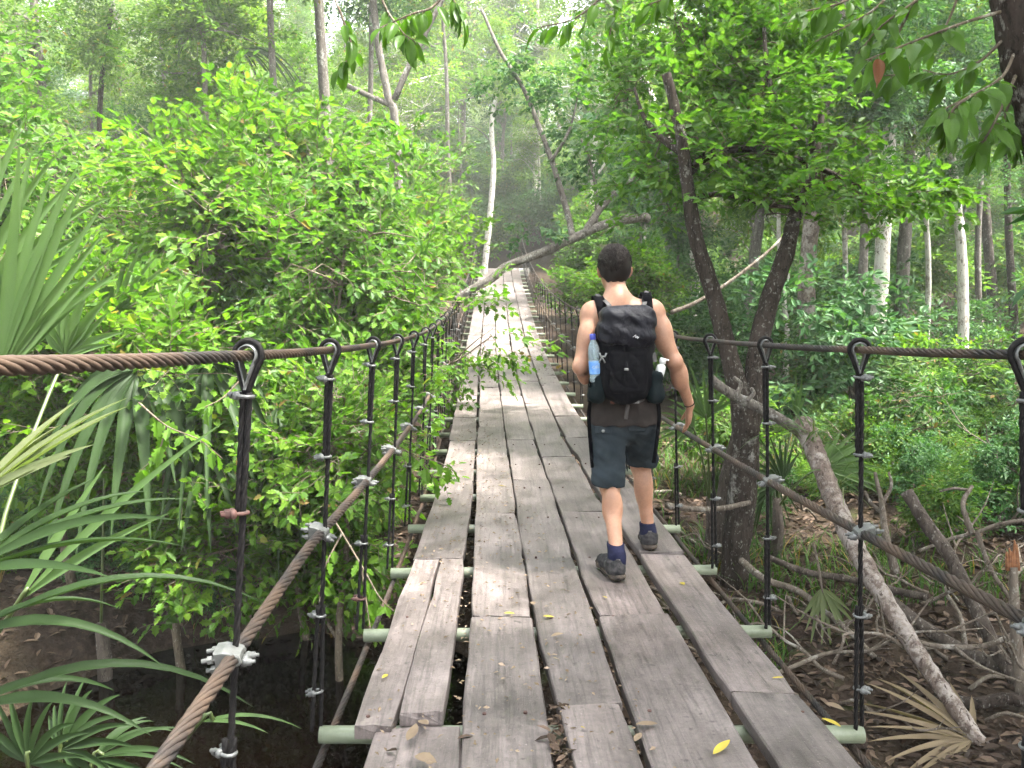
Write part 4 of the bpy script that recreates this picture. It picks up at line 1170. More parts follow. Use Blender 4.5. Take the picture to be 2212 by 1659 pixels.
dead("curved_branch", "pale curved branch resting over the litter near the right edge", "branch", [(1935, 1352), (1990, 1388), (2060, 1398), (2130, 1394), (2190, 1370), (2240, 1330)], 5.4, 5.2, 10, 14, 'twig', extra=[([(2060, 1398), (2120, 1440), (2212, 1475)], 5.3, 5.0, 10, 5)])
dead("forked_twig", "grey twig forking across the grass behind the middle cable", "branch", [(1985, 1190), (2050, 1165), (2110, 1150), (2160, 1132), (2240, 1120)], 6.6, 6.3, 7, 10, 'twig', extra=[([(2100, 1152), (2080, 1090), (2100, 1050)], 6.4, 6.6, 15, 8), ([(2098, 1060), (2060, 1055), (2030, 1062)], 6.6, 6.7, 8, 4), ([(2110, 1150), (2140, 1230), (2180, 1290)], 6.4, 6.2, 14, 10)])
dead("pale_root", "pale root crawling from the foot of the dark forked tree", "root", [(1600, 1210), (1650, 1250), (1720, 1275), (1770, 1310), (1840, 1370), (1890, 1420)], 6.9, 5.9, 16, 12, 'twig')
dead("low_branch", "knobbly grey branch lying low between the forked tree and the leaning trunk", "branch", [(1650, 1200), (1740, 1235), (1830, 1250), (1930, 1275), (2000, 1290)], 7.0, 6.3, 14, 18, 'bark_log')
dead("horizontal_branch", "lichen-spotted branch running level behind the lower hangers", "branch", [(1440, 1092), (1500, 1100), (1560, 1098), (1620, 1085)], 6.6, 6.9, 15, 11, 'twig')
dead("slanting_stick", "bleached stick slanting behind the palm fans to the upper left", "branch", [(1450, 675), (1500, 655), (1560, 620), (1640, 560), (1700, 505)], 9.5, 9.8, 10, 6, 'twig')
dead("upright_snag", "bleached branched snag standing beside the leaning reddish trunk", "branch", [(1890, 1020), (1905, 1090), (1912, 1150), (1935, 1240)], 6.6, 6.3, 8, 20, 'twig', extra=[([(1908, 1110), (1880, 1085), (1868, 1060)], 6.5, 6.6, 10, 5), ([(1905, 1090), (1925, 1050), (1920, 1020)], 6.5, 6.6, 10, 5)])
dead("buried_log", "half-buried dark log in the mud by the straw-coloured palm frond", "log", [(2020, 1500), (2100, 1520), (2180, 1510), (2260, 1530)], 5.2, 5.0, 26, 30, 'bark_dark')
dead("left_trunk", "dark trunk leaning over the stream bank below the left thicket", "log", [(660, 1160), (600, 1230), (540, 1290), (470, 1370), (430, 1420)], 8.6, 7.4, 44, 40, 'bark_dark', 12)
dead("left_root", "low dark root along the waterline of the pool", "root", [(880, 1560), (780, 1575), (690, 1600)], 5.6, 5.5, 20, 14, 'bark_dark') if False else None

# thin twigs in the tangle
_tw = []
for s in range(5):
    g = np.random.default_rng(400 + s); mb = MB(); L = g.uniform(.7, 1.5)
    P = np.cumsum(np.concatenate([[[0, 0, 0]], np.stack([np.full(6, L / 6), g.normal(0, .07, 6), g.normal(.02, .05, 6)], -1)]), 0)
    mb.tube(resample(P, 18), np.linspace(.016, .004, 18), 6, True, .1, s)
    for j in (2, 3, 4, 5):
        d = np.array([g.uniform(.1, .4), g.normal(0, .25), g.uniform(.0, .25)]); mb.tube(resample([P[j], P[j] + d * .5 + g.normal(0, .02, 3), P[j] + d], 7), np.linspace(.008, .002, 7), 5, False)
    _tw.append(mb.mesh("twig", M['twig']))
_tg = random.Random(8)
for i in range(60):
    for _ in range(20):
        y = _tg.uniform(4.8, 10.5); x = _tg.uniform(1.75, .8 + .62 * y)
        if x > 1.75: break
    o = tag(link("dead_twig", _tw[i % 5], None, (x, y, gz(x, y) + _tg.uniform(.01, .12)), (_tg.uniform(-.3, .3), -_tg.uniform(-.1, .55), _tg.uniform(0, 6.28)), _tg.uniform(.6, 1.3)), "thin bleached dead twig in the tangle on the right bank", "twig", "dead twigs on the right bank")
for i in range(14):
    y = _tg.uniform(7, 9.5); x = _tg.uniform(-5, -1.4)
    tag(link("dead_twig", _tw[i % 5], None, (x, y, gz(x, y) + .03), (_tg.uniform(-.2, .2), -_tg.uniform(0, .8), _tg.uniform(0, 6.28)), _tg.uniform(.6, 1.2)), "thin dead twig on the dark slope below the left thicket", "twig", "dead twigs on the left slope")

# ---- fan palms: palm > frond > blade
def blade_mesh(H, d, n, L, w, droop, mat, seed, tipcut=0.0, seg=10, fold=.35):
    g = np.random.default_rng(seed)
    t = np.linspace(0, 1, seg + 1)
    d = norm(d); k = norm(np.cross(n, d)); nn = np.cross(d, k)
    bend = g.normal(0, .04)
    P = np.array(H) + d * (L * t)[:, None] + k * (bend * L * t ** 2)[:, None]
    P[:, 2] -= droop * L * t ** 2.4
    T = norm(np.gradient(P, axis=0)); K = norm(np.cross(np.broadcast_to(n, T.shape), T)); Nn = np.cross(T, K)
    W = w * np.minimum(1, t / .32) ** .8 * np.clip((1.0 - t) / .62, 0, 1) ** .75 + .0008
    if tipcut: W = np.maximum(W, w * .25 * (t > .9))
    V = np.concatenate([P + K * (W / 2)[:, None] + Nn * (W * fold)[:, None] * .5, P - Nn * (W * fold)[:, None] * .3, P - K * (W / 2)[:, None] + Nn * (W * fold)[:, None] * .5])
    m = seg + 1; i = np.arange(seg)
    return np_mesh("blade", V, np.concatenate([np.stack([i, i + 1, m + i + 1, m + i], -1), np.stack([m + i, m + i + 1, 2 * m + i + 1, 2 * m + i], -1)]), mat, True)
def frond(palm, base, hub, axis, nrm, half, nb, L, w, droop, mat, stalk_mat, seed, shorten=.35, dead_tip=False, skip=()):
    g = np.random.default_rng(seed); base = np.array(base); hub = np.array(hub); axis = norm(axis); nrm = norm(np.array(nrm) - axis * np.dot(nrm, axis)); side = np.cross(nrm, axis)
    o0 = np.array(palm.location)
    mb = MB(); mid = (base + hub) / 2 + np.array([0, 0, .12 * np.linalg.norm(hub - base)])
    mb.tube(resample([base - o0, mid - o0, hub - o0, hub - o0 + axis * .05], 12), np.linspace(.012, .007, 12), 7)
    f = link("frond", mb.mesh("frond", stalk_mat), palm)
    for i in range(nb):
        if i in skip: continue
        a = -half + 2 * half * i / (nb - 1) + g.normal(0, .02)
        d = axis * math.cos(a) + side * math.sin(a) + nrm * g.normal(.06, .05)
        l = L * (1 - shorten * (abs(a) / half) ** 2) * g.uniform(.9, 1.06)
        link("blade", blade_mesh(hub - o0, d, nrm + side * g.normal(0, .25), l, w * g.uniform(.85, 1.1), droop * g.uniform(.75, 1.3), mat, seed * 100 + i, fold=.5), f)
    return f
M['stalk'] = simple("palm_stalk", (.03, .045, .012), (.06, .08, .022), 20, .4, .4)
# big palm at the left edge
pb = Vector((-2.35, 3.0, gz(-2.35, 3.0)))
big = thing("fan_palm", "large near fan palm with long blades at the left edge of the bridge", "palm", pb)
A = lambda x, y, Y: np.array(at(x, y, Y))
_fr = [
 # hub, axis, normal, half spread, blades, length, width, droop, mat
 ((-10, 830, 2.9), (.16, .15, 1.0), (.35, -1, .1), .50, 15, .95, .044, .13, 'palm'),
 ((-110, 760, 3.2), (.30, .2, 1.0), (.3, -1, .2), .55, 13, 1.1, .04, .2, 'palm'),
 ((-60, 1080, 2.3), (1.0, .25, .72), (-.3, -.5, .9), .40, 7, .52, .040, .10, 'palm_pale'),
 ((-80, 1240, 2.2), (1.0, .2, .50), (-.3, -.4, .9), .45, 6, .70, .034, .22, 'palm_dark'),
 ((-110, 1390, 2.35), (1.0, .35, .42), (-.2, -.3, 1), .20, 3, .98, .036, .42, 'palm_dark'),
 ((-90, 1540, 2.4), (1.0, .3, .40), (-.2, -.3, 1), .25, 3, .9, .036, .45, 'palm_dark'),
 ((40, 1300, 2.8), (.9, .2, .95), (-.2, -.8, .5), .22, 3, 1.0, .036, .06, 'palm'),
 ((140, 770, 4.6), (.35, .1, 1), (.1, -1, .3), .9, 9, .45, .055, .10, 'palm'),
]
for i, (h, ax, nm, hf, nb, L, w, dr, mt) in enumerate(_fr):
    frond(big, pb + Vector((random.uniform(-.1, .1), random.uniform(-.1, .1), .5)), A(*h), ax, nm, hf, nb, L, w, dr, M[mt], M['stalk'], 500 + i)
_t = MB(); _t.tube([(0, 0, -.1), (.02, 0, .3), (0, .02, .7)], [.09, .08, .06], 10, True, .15, 3); link("trunk", _t.mesh("trunk", M['bark_log']), big)
# drooping dark palms under the thicket
def palm(label, pos, fr, seed, cat="palm"):
    t = thing("fan_palm", label, "palm", Vector((pos[0], pos[1], gz(pos[0], pos[1]))))
    mb = MB(); mb.tube([(0, 0, -.1), (.02, 0, .3), (0, .02, .6)], [.06, .055, .045], 8, True, .15, 3); link("trunk", mb.mesh("trunk", M['bark_log']), t)
    for i, (h, ax, nm, hf, nb, L, w, dr, mt) in enumerate(fr):
        frond(t, t.location + Vector((0, 0, .5)), A(*h), ax, nm, hf, nb, L, w, dr, M[mt], M['stalk'], seed + i)
    return t
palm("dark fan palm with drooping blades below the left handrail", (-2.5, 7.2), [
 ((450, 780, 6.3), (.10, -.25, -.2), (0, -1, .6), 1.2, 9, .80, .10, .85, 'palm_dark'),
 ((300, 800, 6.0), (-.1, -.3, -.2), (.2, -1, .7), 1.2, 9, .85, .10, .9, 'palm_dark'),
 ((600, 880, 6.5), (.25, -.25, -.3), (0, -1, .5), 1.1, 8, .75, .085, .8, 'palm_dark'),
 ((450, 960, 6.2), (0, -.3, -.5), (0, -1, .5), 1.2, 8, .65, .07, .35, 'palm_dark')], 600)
palm("fan palm half hidden in the middle of the left thicket", (-3.1, 6.3), [
 ((250, 680, 6.6), (.4, 0, 1), (0, -1, .3), 1.0, 11, .8, .045, .25, 'palm')], 630)
palm("small fan palm behind the walking person's lowered hand", (2.0, 7.7), [
 ((1525, 905, 7.5), (-.05, 0, 1), (0, -1, .3), .9, 12, .62, .035, .06, 'palm'),
 ((1500, 930, 7.6), (-.6, -.1, .4), (0, -1, .5), .9, 11, .5, .035, .3, 'palm')], 650)
palm("fan palm between the dark forked tree and the leaning trunk", (2.6, 7.6), [
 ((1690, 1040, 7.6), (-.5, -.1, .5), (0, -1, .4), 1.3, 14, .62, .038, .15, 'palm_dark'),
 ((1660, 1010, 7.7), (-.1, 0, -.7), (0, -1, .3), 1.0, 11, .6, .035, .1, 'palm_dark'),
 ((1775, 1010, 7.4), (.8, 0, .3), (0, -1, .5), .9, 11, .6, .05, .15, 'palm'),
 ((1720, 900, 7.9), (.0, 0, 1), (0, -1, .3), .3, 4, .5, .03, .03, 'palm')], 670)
palm("fan palm standing before the trees left of the far deck", (-2.3, 15.2), [
 ((905, 500, 15), (.1, 0, 1), (.2, -1, .2), 1.3, 18, 1.1, .06, .12, 'palm'),
 ((935, 480, 15.3), (.5, 0, .8), (.2, -1, .2), 1.2, 16, 1.0, .06, .2, 'palm_pale'),
 ((860, 470, 15.6), (-.2, 0, 1), (.2, -1, .2), 1.2, 16, 1.0, .06, .2, 'palm')], 690)
palm("hanging palm with feathery blades high behind the liana trunk", (-6.4, 17.5), [
 ((500, 120, 17), (.4, -.2, .1), (0, -.5, 1), 1.5, 18, 1.6, .07, .75, 'palm_dark'),
 ((430, 60, 17.4), (.1, -.2, .3), (0, -.6, 1), 1.5, 18, 1.6, .07, .7, 'palm_dark'),
 ((520, 190, 16.6), (.8, -.2, .3), (0, -.5, 1), 1.0, 12, 1.0, .06, .6, 'palm_pale')], 710)
# low plant at the bottom left corner
palm("low strappy plant on the near bank at the bottom left corner", (-1.75, 3.15), [
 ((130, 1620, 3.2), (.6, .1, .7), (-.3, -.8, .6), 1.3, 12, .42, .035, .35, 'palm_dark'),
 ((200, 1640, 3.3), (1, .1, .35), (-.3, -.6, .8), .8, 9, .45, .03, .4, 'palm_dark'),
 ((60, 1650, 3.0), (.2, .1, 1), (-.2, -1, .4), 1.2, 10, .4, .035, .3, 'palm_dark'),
 ((430, 1560, 2.7), (1, .05, .12), (0, -.4, 1), .12, 2, .45, .018, .3, 'palm')], 730)
# dead fronds
def dead_frond(label, hub, ax, nm, hf, nb, L, w, dr, mt, seed, Y):
    h = A(*hub); b = Vector(h) - Vector(norm(ax)) * .35
    t = thing("dead_palm_frond", label, "palm frond", b)
    frond(t, b, h, ax, nm, hf, nb, L, w, dr, M[mt], M['twig'], seed)
dead_frond("big straw-coloured dead palm frond lying on the mud under the leaning trunk", (2100, 1600, 4.75), (-.6, .45, .25), (-.1, -.2, 1), 1.35, 17, .72, .05, .12, 'palm_dead', 800, 4.7)
dead_frond("hanging brownish dead palm frond beside the third hanger", (1775, 1270, 6.3), (.1, -.3, -.8), (0, -1, .2), .8, 9, .45, .04, .1, 'palm_pale', 820, 6.3)

# ---- epiphytes on the leaning trunk
for (x, y, Y, n, L, lb) in [(1752, 955, 6.72, 44, .50, "tuft of strappy epiphyte leaves on top of the leaning trunk"), (1800, 1050, 6.45, 36, .36, "lower tuft of narrow epiphyte leaves halfway down the leaning trunk")]:
    c = at(x, y, Y); t = thing("epiphyte", lb, "epiphyte", c); g = np.random.default_rng(x)
    for i in range(n):
        a = g.uniform(0, 6.28); d = np.array([math.cos(a), math.sin(a) * .8, g.uniform(.3, 1.6)])
        link("blade", blade_mesh(np.array([g.normal(0, .05), g.normal(0, .04), g.normal(0, .05)]), d, np.array([-d[1], d[0], .5]) * .2 + np.array([0, 0, 1]), L * g.uniform(.6, 1.2), .014, .6, M['palm'] if i % 3 else M['palm_pale'], i, seg=6), t)

# ---- near overhanging branches with large leaves
def big_leaf_mesh(seed, mat, wd=.40):
    g = np.random.default_rng(seed); n = 9; t = np.linspace(0, 1, n)
    w = wd * np.sin(np.pi * np.clip(t, 0, 1) ** .85) ** .85 * (1 - .25 * t); w[-1] = 0; w[-2] = max(w[-2] * .45, .02)
    c = g.uniform(.12, .35); tw = g.uniform(-.5, .5)
    P = np.stack([t, .05 * np.sin(t * 3) * g.normal(), -c * t * t], -1); V = []
    for s in (-1, -.5, 0, .5, 1):
        a = tw * t
        V.append(np.stack([P[:, 0], P[:, 1] + s * w / 2 * np.cos(a), P[:, 2] + s * w / 2 * np.sin(a) + abs(s) * w * .22], -1))
    V = np.concatenate(V); i = np.arange(n - 1)
    return np_mesh("leaf", V, np.concatenate([np.stack([k * n + i, k * n + i + 1, (k + 1) * n + i + 1, (k + 1) * n + i], -1) for k in range(4)]), mat)
BL = [big_leaf_mesh(i, M['big_leaf'], .38 + .05 * (i % 3)) for i in range(6)]; BLR = big_leaf_mesh(9, M['big_leaf_red'], .5)
def overhang(label, stems, seed, per=9, size=.115, red=0, start=.35, name="overhanging_branch", leaves=None):
    g = np.random.default_rng(seed); b = A(*stems[0][0]); t = thing(name, label, "branch", b); mb = MB(); cnt = 0
    for st in stems:
        Q = resample([A(*p) - b for p in st], 20); mb.tube(Q, np.linspace(.006, .002, 20), 6, False)
        if st[0][1] <= -40: mb.tube(resample([A(*st[0]) - b, A(st[0][0] + 60, st[0][1] - 400, st[0][2] + .1) - b, A(st[0][0] + 180, st[0][1] - 1300, st[0][2] + .2) - b], 12), np.linspace(.006, .016, 12), 6, False)
        for i in range(per):
            u = start + (1 - start) * (i + g.uniform(0, 1)) / per; j = min(18, int(u * 19)); p = Q[j]; T = norm(Q[j + 1] - Q[j])
            sd = 1 if i % 2 else -1; k = norm(np.cross(T, [0, 0, 1]))
            d = T * g.uniform(.1, .7) + sd * k * g.uniform(.2, .9) + np.array([g.normal(0, .25), g.normal(0, .25), g.uniform(-1.1, -.1)])
            e = p + norm(d) * .015
            mb.tube([p, e], .0015, 4, False)
            z = norm(np.array([g.normal(0, .5), -.5 + g.normal(0, .4), 1.0])); d = norm(d); y = norm(np.cross(z, d)); z = np.cross(d, y)
            o = link("leaf", BLR if cnt < red and i == per - 3 else (leaves or BL)[g.integers(len(leaves or BL))], t)
            if o.data is BLR: cnt += 1
            s = size * g.uniform(.65, 1.2)
            o.matrix_local = Matrix(((d[0] * s, y[0] * s, z[0] * s, e[0]), (d[1] * s, y[1] * s, z[1] * s, e[1]), (d[2] * s, y[2] * s, z[2] * s, e[2]), (0, 0, 0, 1)))
    link("stem", mb.mesh("stem", M['stem']), t)
    return t
_nb = Vector((2.1, 3.1, gz(2.1, 3.1)))
nt = thing("near_tree", "dark lichen-mottled trunk cutting the top right corner", "tree", Vector(A(2240, 320, 2.9)))
_nbp = np.array(nt.location); mb = MB()
Q = resample([np.array([2.55, 2.6, gz(2.55, 2.6)]) - _nbp, np.array([2.2, 2.8, -1.0]) - _nbp, A(2262, 330, 2.9) - _nbp, A(2215, 140, 2.9) - _nbp, A(2185, 0, 2.9) - _nbp, A(2150, -200, 2.9) - _nbp, A(2080, -700, 3.0) - _nbp], 40)
mb.tube(Q, np.linspace(.085, .05, 40), 14, True, .06, 4); link("trunk", mb.mesh("trunk", M['bark_dark']), nt)
overhang("leafy twig with big glossy leaves drooping before the top right trunk", [
  [(2180, 20, 2.9), (2080, 50, 2.8), (1960, 95, 2.75), (1870, 130, 2.7)], [(2195, 105, 2.9), (2165, 165, 2.75), (2100, 205, 2.65), (2020, 245, 2.6)], [(2100, 205, 2.65), (2060, 235, 2.6), (2040, 290, 2.6)],
  [(2200, 150, 2.9), (2150, 260, 2.7), (2110, 330, 2.7)], [(2190, 60, 2.9), (2120, 130, 2.9), (2050, 160, 2.95), (1990, 150, 3.0)], [(2195, 190, 2.9), (2170, 260, 2.95), (2190, 330, 2.9)]], 41, 17, .10, 1)
overhang("leafy twig hanging at the top edge over the stout pale trunk", [
  [(1960, -60, 3.2), (1900, 10, 3.1), (1840, 50, 3.1), (1760, 90, 3.1)], [(2060, -60, 3.2), (1980, 0, 3.1), (1900, 60, 3.1), (1850, 120, 3.1)], [(1900, -60, 3.3), (1830, 0, 3.2), (1760, 20, 3.2), (1700, 30, 3.2)], [(2080, -40, 3.3), (2040, 60, 3.3), (1960, 150, 3.3), (1900, 165, 3.3)], [(1980, 0, 3.1), (1930, 90, 3.2), (1890, 170, 3.2)]], 42, 16, .10)
overhang("leafy twig hanging at the top edge above the left thicket", [
  [(800, -80, 3.4), (830, 10, 3.3), (870, 70, 3.2), (900, 90, 3.2)], [(1000, -70, 3.4), (940, 10, 3.3), (890, 30, 3.2), (820, 60, 3.2)], [(960, -60, 3.3), (980, 0, 3.3), (1000, 40, 3.3)], [(700, -60, 3.5), (740, 40, 3.4), (760, 110, 3.4), (730, 150, 3.4)]], 43, 15, .10)
overhang("leafy twig hanging at the top edge above the fallen branch", [
  [(1330, -80, 3.5), (1300, -10, 3.4), (1240, 40, 3.4), (1160, 60, 3.4)], [(1340, -60, 3.4), (1330, 20, 3.4), (1310, 100, 3.4)], [(1480, -80, 3.5), (1440, -10, 3.5), (1400, 10, 3.5)]], 44, 12, .098)

HLF = []
for _k in range(3):
    _m = MB(); put_leaves(_m, T_HOLLY, np.zeros((1, 3)), np.array([[1., 0, -.1 * _k]]), np.array([[0, .2 * (_k - 1), 1.]]), np.array([1.0])); HLF.append(_m.mesh("leaf", M['holly'], False))
overhang("lobed-leaf sprig reaching over the edge of the planks", [[(800, 930, 5.9), (880, 975, 5.6), (950, 1000, 5.45), (985, 1020, 5.4)], [(880, 975, 5.6), (920, 1010, 5.5), (940, 1050, 5.45)], [(860, 960, 5.7), (880, 1020, 5.6), (870, 1080, 5.6)]], 45, 9, .095, 0, .2, "overhanging_sprig", HLF)
overhang("low lobed-leaf sprig drooping to the split plank", [[(720, 1120, 4.6), (780, 1220, 4.2), (820, 1290, 3.95), (850, 1320, 3.85)], [(780, 1220, 4.2), (790, 1290, 4.1), (800, 1360, 4.0)], [(740, 1150, 4.5), (700, 1230, 4.4), (690, 1300, 4.3)]], 46, 9, .085, 0, .2, "overhanging_sprig", HLF)
overhang("lobed-leaf sprig hanging before the dark palm fan", [[(300, 870, 4.8), (360, 920, 4.6), (430, 950, 4.5), (480, 990, 4.5)], [(360, 920, 4.6), (340, 980, 4.6), (300, 1020, 4.6)], [(520, 820, 5.0), (480, 860, 4.9), (440, 880, 4.8)]], 47, 11, .10, 0, .1, "overhanging_sprig", HLF)
# ---- tall trees beside and behind the camera whose crowns shade the near planks
for (x, y, s, k, lb) in [(3.9, .9, .95, 4, "tall shading tree beside the near end of the bridge"), (6.6, 3.6, 1.1, 0, "tall shading tree right of the bridge beyond the picture edge"), (4.6, -3.2, 1.0, 4, "tall shading tree behind the viewpoint"), (9.6, 9.0, .95, 2, "tall shading tree over the right bank"), (-3.2, -3.0, .9, 0, "tall tree behind the near palm"), (4.2, 3.3, .9, 2, "tall shading tree right of the near planks"), (-3.7, 2.0, .95, 4, "tall shading tree over the near palm"), (5.9, 5.0, 1.2, 0, "tall shading tree over the dead logs")]:
    plant("canopy_tree", lb, "tree", "trees around the near end", TREE[k], (x, y, gz(x, y) - .1), x, s)

# ---- grass and litter
def blades(n, xr, yr, keep, seed, L, mat, name, label, w=.010):
    g = np.random.default_rng(seed); X = g.uniform(*xr, n); Y = g.uniform(*yr, n); m = keep(X, Y) & (fbm(X * .8, Y * .8, 9) > -.06); X, Y = X[m], Y[m]; n = len(X)
    P = np.stack([X, Y, ground_h(X, Y) - .01], -1); a = g.uniform(0, 6.28, n); l = L * g.uniform(.5, 1.3, n)
    d = np.stack([np.cos(a), np.sin(a), np.zeros(n)], -1); k = np.stack([-np.sin(a), np.cos(a), np.zeros(n)], -1); lean = g.uniform(.25, 1.0, n)
    def q(t, ww): 
        c = P + d * (l * lean * t ** 1.5)[:, None] + np.array([0, 0, 1]) * (l * (t - .45 * lean * t * t))[:, None]
        return c + k * (ww / 2), c - k * (ww / 2)
    V = np.stack([v for t, ww in ((0, w * .6), (.4, w), (.75, w * .7), (1, w * .05)) for v in q(t, ww)], 1)
    off = (np.arange(n) * 8)[:, None, None]; F = np.array([[0, 1, 3, 2], [2, 3, 5, 4], [4, 5, 7, 6]])
    o = kind(link(name, np_mesh(name, V.reshape(-1, 3), (F[None] + off).reshape(-1, 4), mat, False)), 'stuff'); o['label'] = label; o['category'] = 'grass'
blades(16000, (1.7, 9), (5.6, 12), lambda X, Y: (X < 1.5 + .62 * Y) & (X > 1.75) & ~((Y < 6.6) & (X > 2.2)), 31, .26, M['grass'], "bank_grass", "wiry green grass on the right bank between the logs", .012)
blades(6000, (-6, -1.3), (6.9, 11), lambda X, Y: np.ones_like(X, bool), 32, .22, M['grass'], "slope_grass", "thin grass on the dark slope below the left thicket", .010)
def litter(n, xr, yr, keep, seed, size, mat, name, label, zf=ground_h, tm=T_LEAF, lift=.012):
    g = np.random.default_rng(seed); X = g.uniform(*xr, n); Y = g.uniform(*yr, n); m = keep(X, Y); X, Y = X[m], Y[m]; n = len(X)
    P = np.stack([X, Y, zf(X, Y) + lift * g.uniform(.4, 1.6, n)], -1); a = g.uniform(0, 6.28, n)
    mb = MB(); put_leaves(mb, tm, P, np.stack([np.cos(a), np.sin(a), g.normal(0, .2, n)], -1), np.stack([g.normal(0, .3, n), g.normal(0, .3, n), np.ones(n)], -1), size * g.uniform(.4, 1.25, n))
    o = kind(link(name, mb.mesh(name, mat, False)), 'stuff'); o['label'] = label; o['category'] = 'leaf litter'
_dry = lambda X, Y: ground_h(X, Y) > WATER_Z + .03
litter(26000, (1.0, 9), (3, 12), lambda X, Y: (X < 1.6 + .7 * Y) & _dry(X, Y), 51, .10, M['litter'], "leaf_litter", "dry brown leaf litter on the right bank")
litter(22000, (-8, 1.0), (3, 11), lambda X, Y: _dry(X, Y), 52, .10, M['litter'], "slope_litter", "dry brown leaf litter on the left slope above the pool")
# ------------------------------------------------------------ the walking person
def skin_mat():
    t = NT("skin")
    n = t.noise(t.mapped(), 9, 4, .6); f = t.noise(t.mapped(), 160, 3, .6)
    c = t.ramp(n, [(.3, (.235, .116, .070)), (.5, (.295, .156, .097)), (.7, (.35, .195, .127))])
    c = t.mix(t.ramp(t.noise(t.mapped(), 70, 4, .7), [(.35, (.5, .5, .5)), (.6, (0, 0, 0))]), c, (.22, .115, .075))
    return t.done(t.bsdf(c, .48, .4, bump=f, bstr=.12, bdist=.002, Subsurface_Weight=.12, Subsurface_Scale=.02, Subsurface_Radius=(1.0, .35, .2)))
def cloth_mat(name, a, b, scale=8, weave=420, rough=.85, spec=.05, crease=.5):
    t = NT(name)
    n = t.noise(t.mapped(), scale, 5, .6, .6); w = t.noise(t.mapped(), weave, 2, .5); cr = t.noise(t.mapped((1, 1, .6)), 14, 3, .5, 1.2)
    h = t.math('ADD', t.math('MULTIPLY', cr, crease * 2), t.math('MULTIPLY', w, .15))
    return t.done(t.bsdf(t.ramp(n, [(.35, a), (.65, b)]), rough, spec, bump=h, bstr=.5, bdist=.012))
def hair_mat():
    t = NT("dark_hair")
    g = t.n("ShaderNodeNewGeometry")
    c = t.ramp(g.outputs["Random Per Island"], [(0, (.006, .005, .005)), (.8, (.016, .012, .010)), (1, (.05, .042, .038))])
    return t.done(t.bsdf(c, .55, .10))
M['skin'] = skin_mat(); M['hair'] = hair_mat()
M['shirt'] = cloth_mat("faded_brown_mesh_shirt", (.019, .0155, .0145), (.032, .0265, .024), 8, 300)
M['shorts'] = cloth_mat("dark_slate_denim", (.013, .018, .0215), (.026, .034, .040), 6, 500)
M['sock'] = cloth_mat("navy_sock", (.008, .009, .022), (.014, .015, .034), 20, 500)
M['shoe'] = simple("dark_grey_shoe", (.010, .010, .0115), (.042, .039, .039), 45, .7, .08, .5, .004)
M['sole'] = simple("muddy_sole", (.012, .011, .010), (.07, .055, .045), 35, .8, .05, .4, .004)
M['pack'] = cloth_mat("black_ripstop_nylon", (.0022, .0022, .003), (.0048, .0048, .0062), 10, 600, .75, .02, .7)
M['pack_lid'] = cloth_mat("charcoal_shiny_nylon", (.005, .005, .007), (.011, .011, .015), 7, 600, .45, .10, 1.3)
M['mesh_pocket'] = cloth_mat("dark_teal_mesh_fabric", (.0025, .005, .006), (.005, .009, .0105), 12, 300, .75, .04)
M['strap_grey'] = cloth_mat("grey_webbing", (.07, .066, .066), (.11, .105, .10), 20, 300, .8)
M['belt_grey'] = cloth_mat("dim_grey_belt_tape", (.045, .042, .04), (.065, .06, .058), 20, 300, .8)
M['print'] = simple("pale_print", (.30, .30, .31), (.38, .38, .39), 30, .5, .4)
M['blue_cap'] = simple("blue_plastic_cap", (.02, .03, .22), (.035, .05, .34), 30, .35, .5, .02)
M['white_plastic'] = simple("white_plastic", (.42, .43, .42), (.52, .53, .52), 10, .35, .5, .02)
M['buckle'] = simple("grey_plastic_buckle", (.11, .115, .11), (.19, .195, .19), 20, .4, .5, .02)
M['rust_tag'] = simple("reddish_brown_tab", (.10, .045, .035), (.16, .075, .06), 30, .8, .2)
def clear_mat(name, col, rough=.03):
    t = NT(name); b = t.bsdf(col, rough, .5, Transmission_Weight=.75, IOR=1.25)
    return t.done(b)
M['pet'] = clear_mat("bluish_clear_plastic", (.62, .80, .88))
M['bottle_label'] = simple("blue_bottle_label", (.07, .20, .48), (.20, .38, .66), 16, .4, .5, .02, .002, .4, .6)

YP = 4.5
jt = lambda x, y, Y=YP: np.array(at(x, y, Y))
H_c = jt(1328, 577, 4.56); NECK = jt(1334, 640, 4.50); CH = jt(1342, 722, 4.52); WA = jt(1342, 820, 4.52); PE = jt(1346, 890, 4.50)
SL, SR = jt(1281, 676, 4.48), jt(1408, 672, 4.48); EL, ER = jt(1254, 792, 4.40), jt(1457, 782, 4.42)
WL, WR = jt(1284, 822, 4.60), jt(1490, 876, 4.52); HL = jt(1298, 832, 4.66)
HIL, HIR = jt(1316, 905, 4.50), jt(1378, 905, 4.52); KL, KR = jt(1317, 1045, 4.46), jt(1384, 1006, 4.76)
AL_, AR_ = jt(1333, 1202, 4.20), jt(1401, 1150, 4.71)
ZL = float(deck_z(4.2)) + .002; ZR = float(deck_z(4.72)) + .02
lo = np.array([min(EL[0], HIL[0]) - .14, 4.05, ZL - .05]); hi = np.array([WR[0] + .16, 5.05, H_c[2] + .20])
person = thing("person", "person in grey tank top and dark shorts walking away with a black backpack", "person", (float(PE[0]), 4.5, ZL))
PO = Vector(person.location)
def ppart(name, me, parent=None):
    me.transform(Matrix.Translation(-PO)); return link(name, me, parent or person)

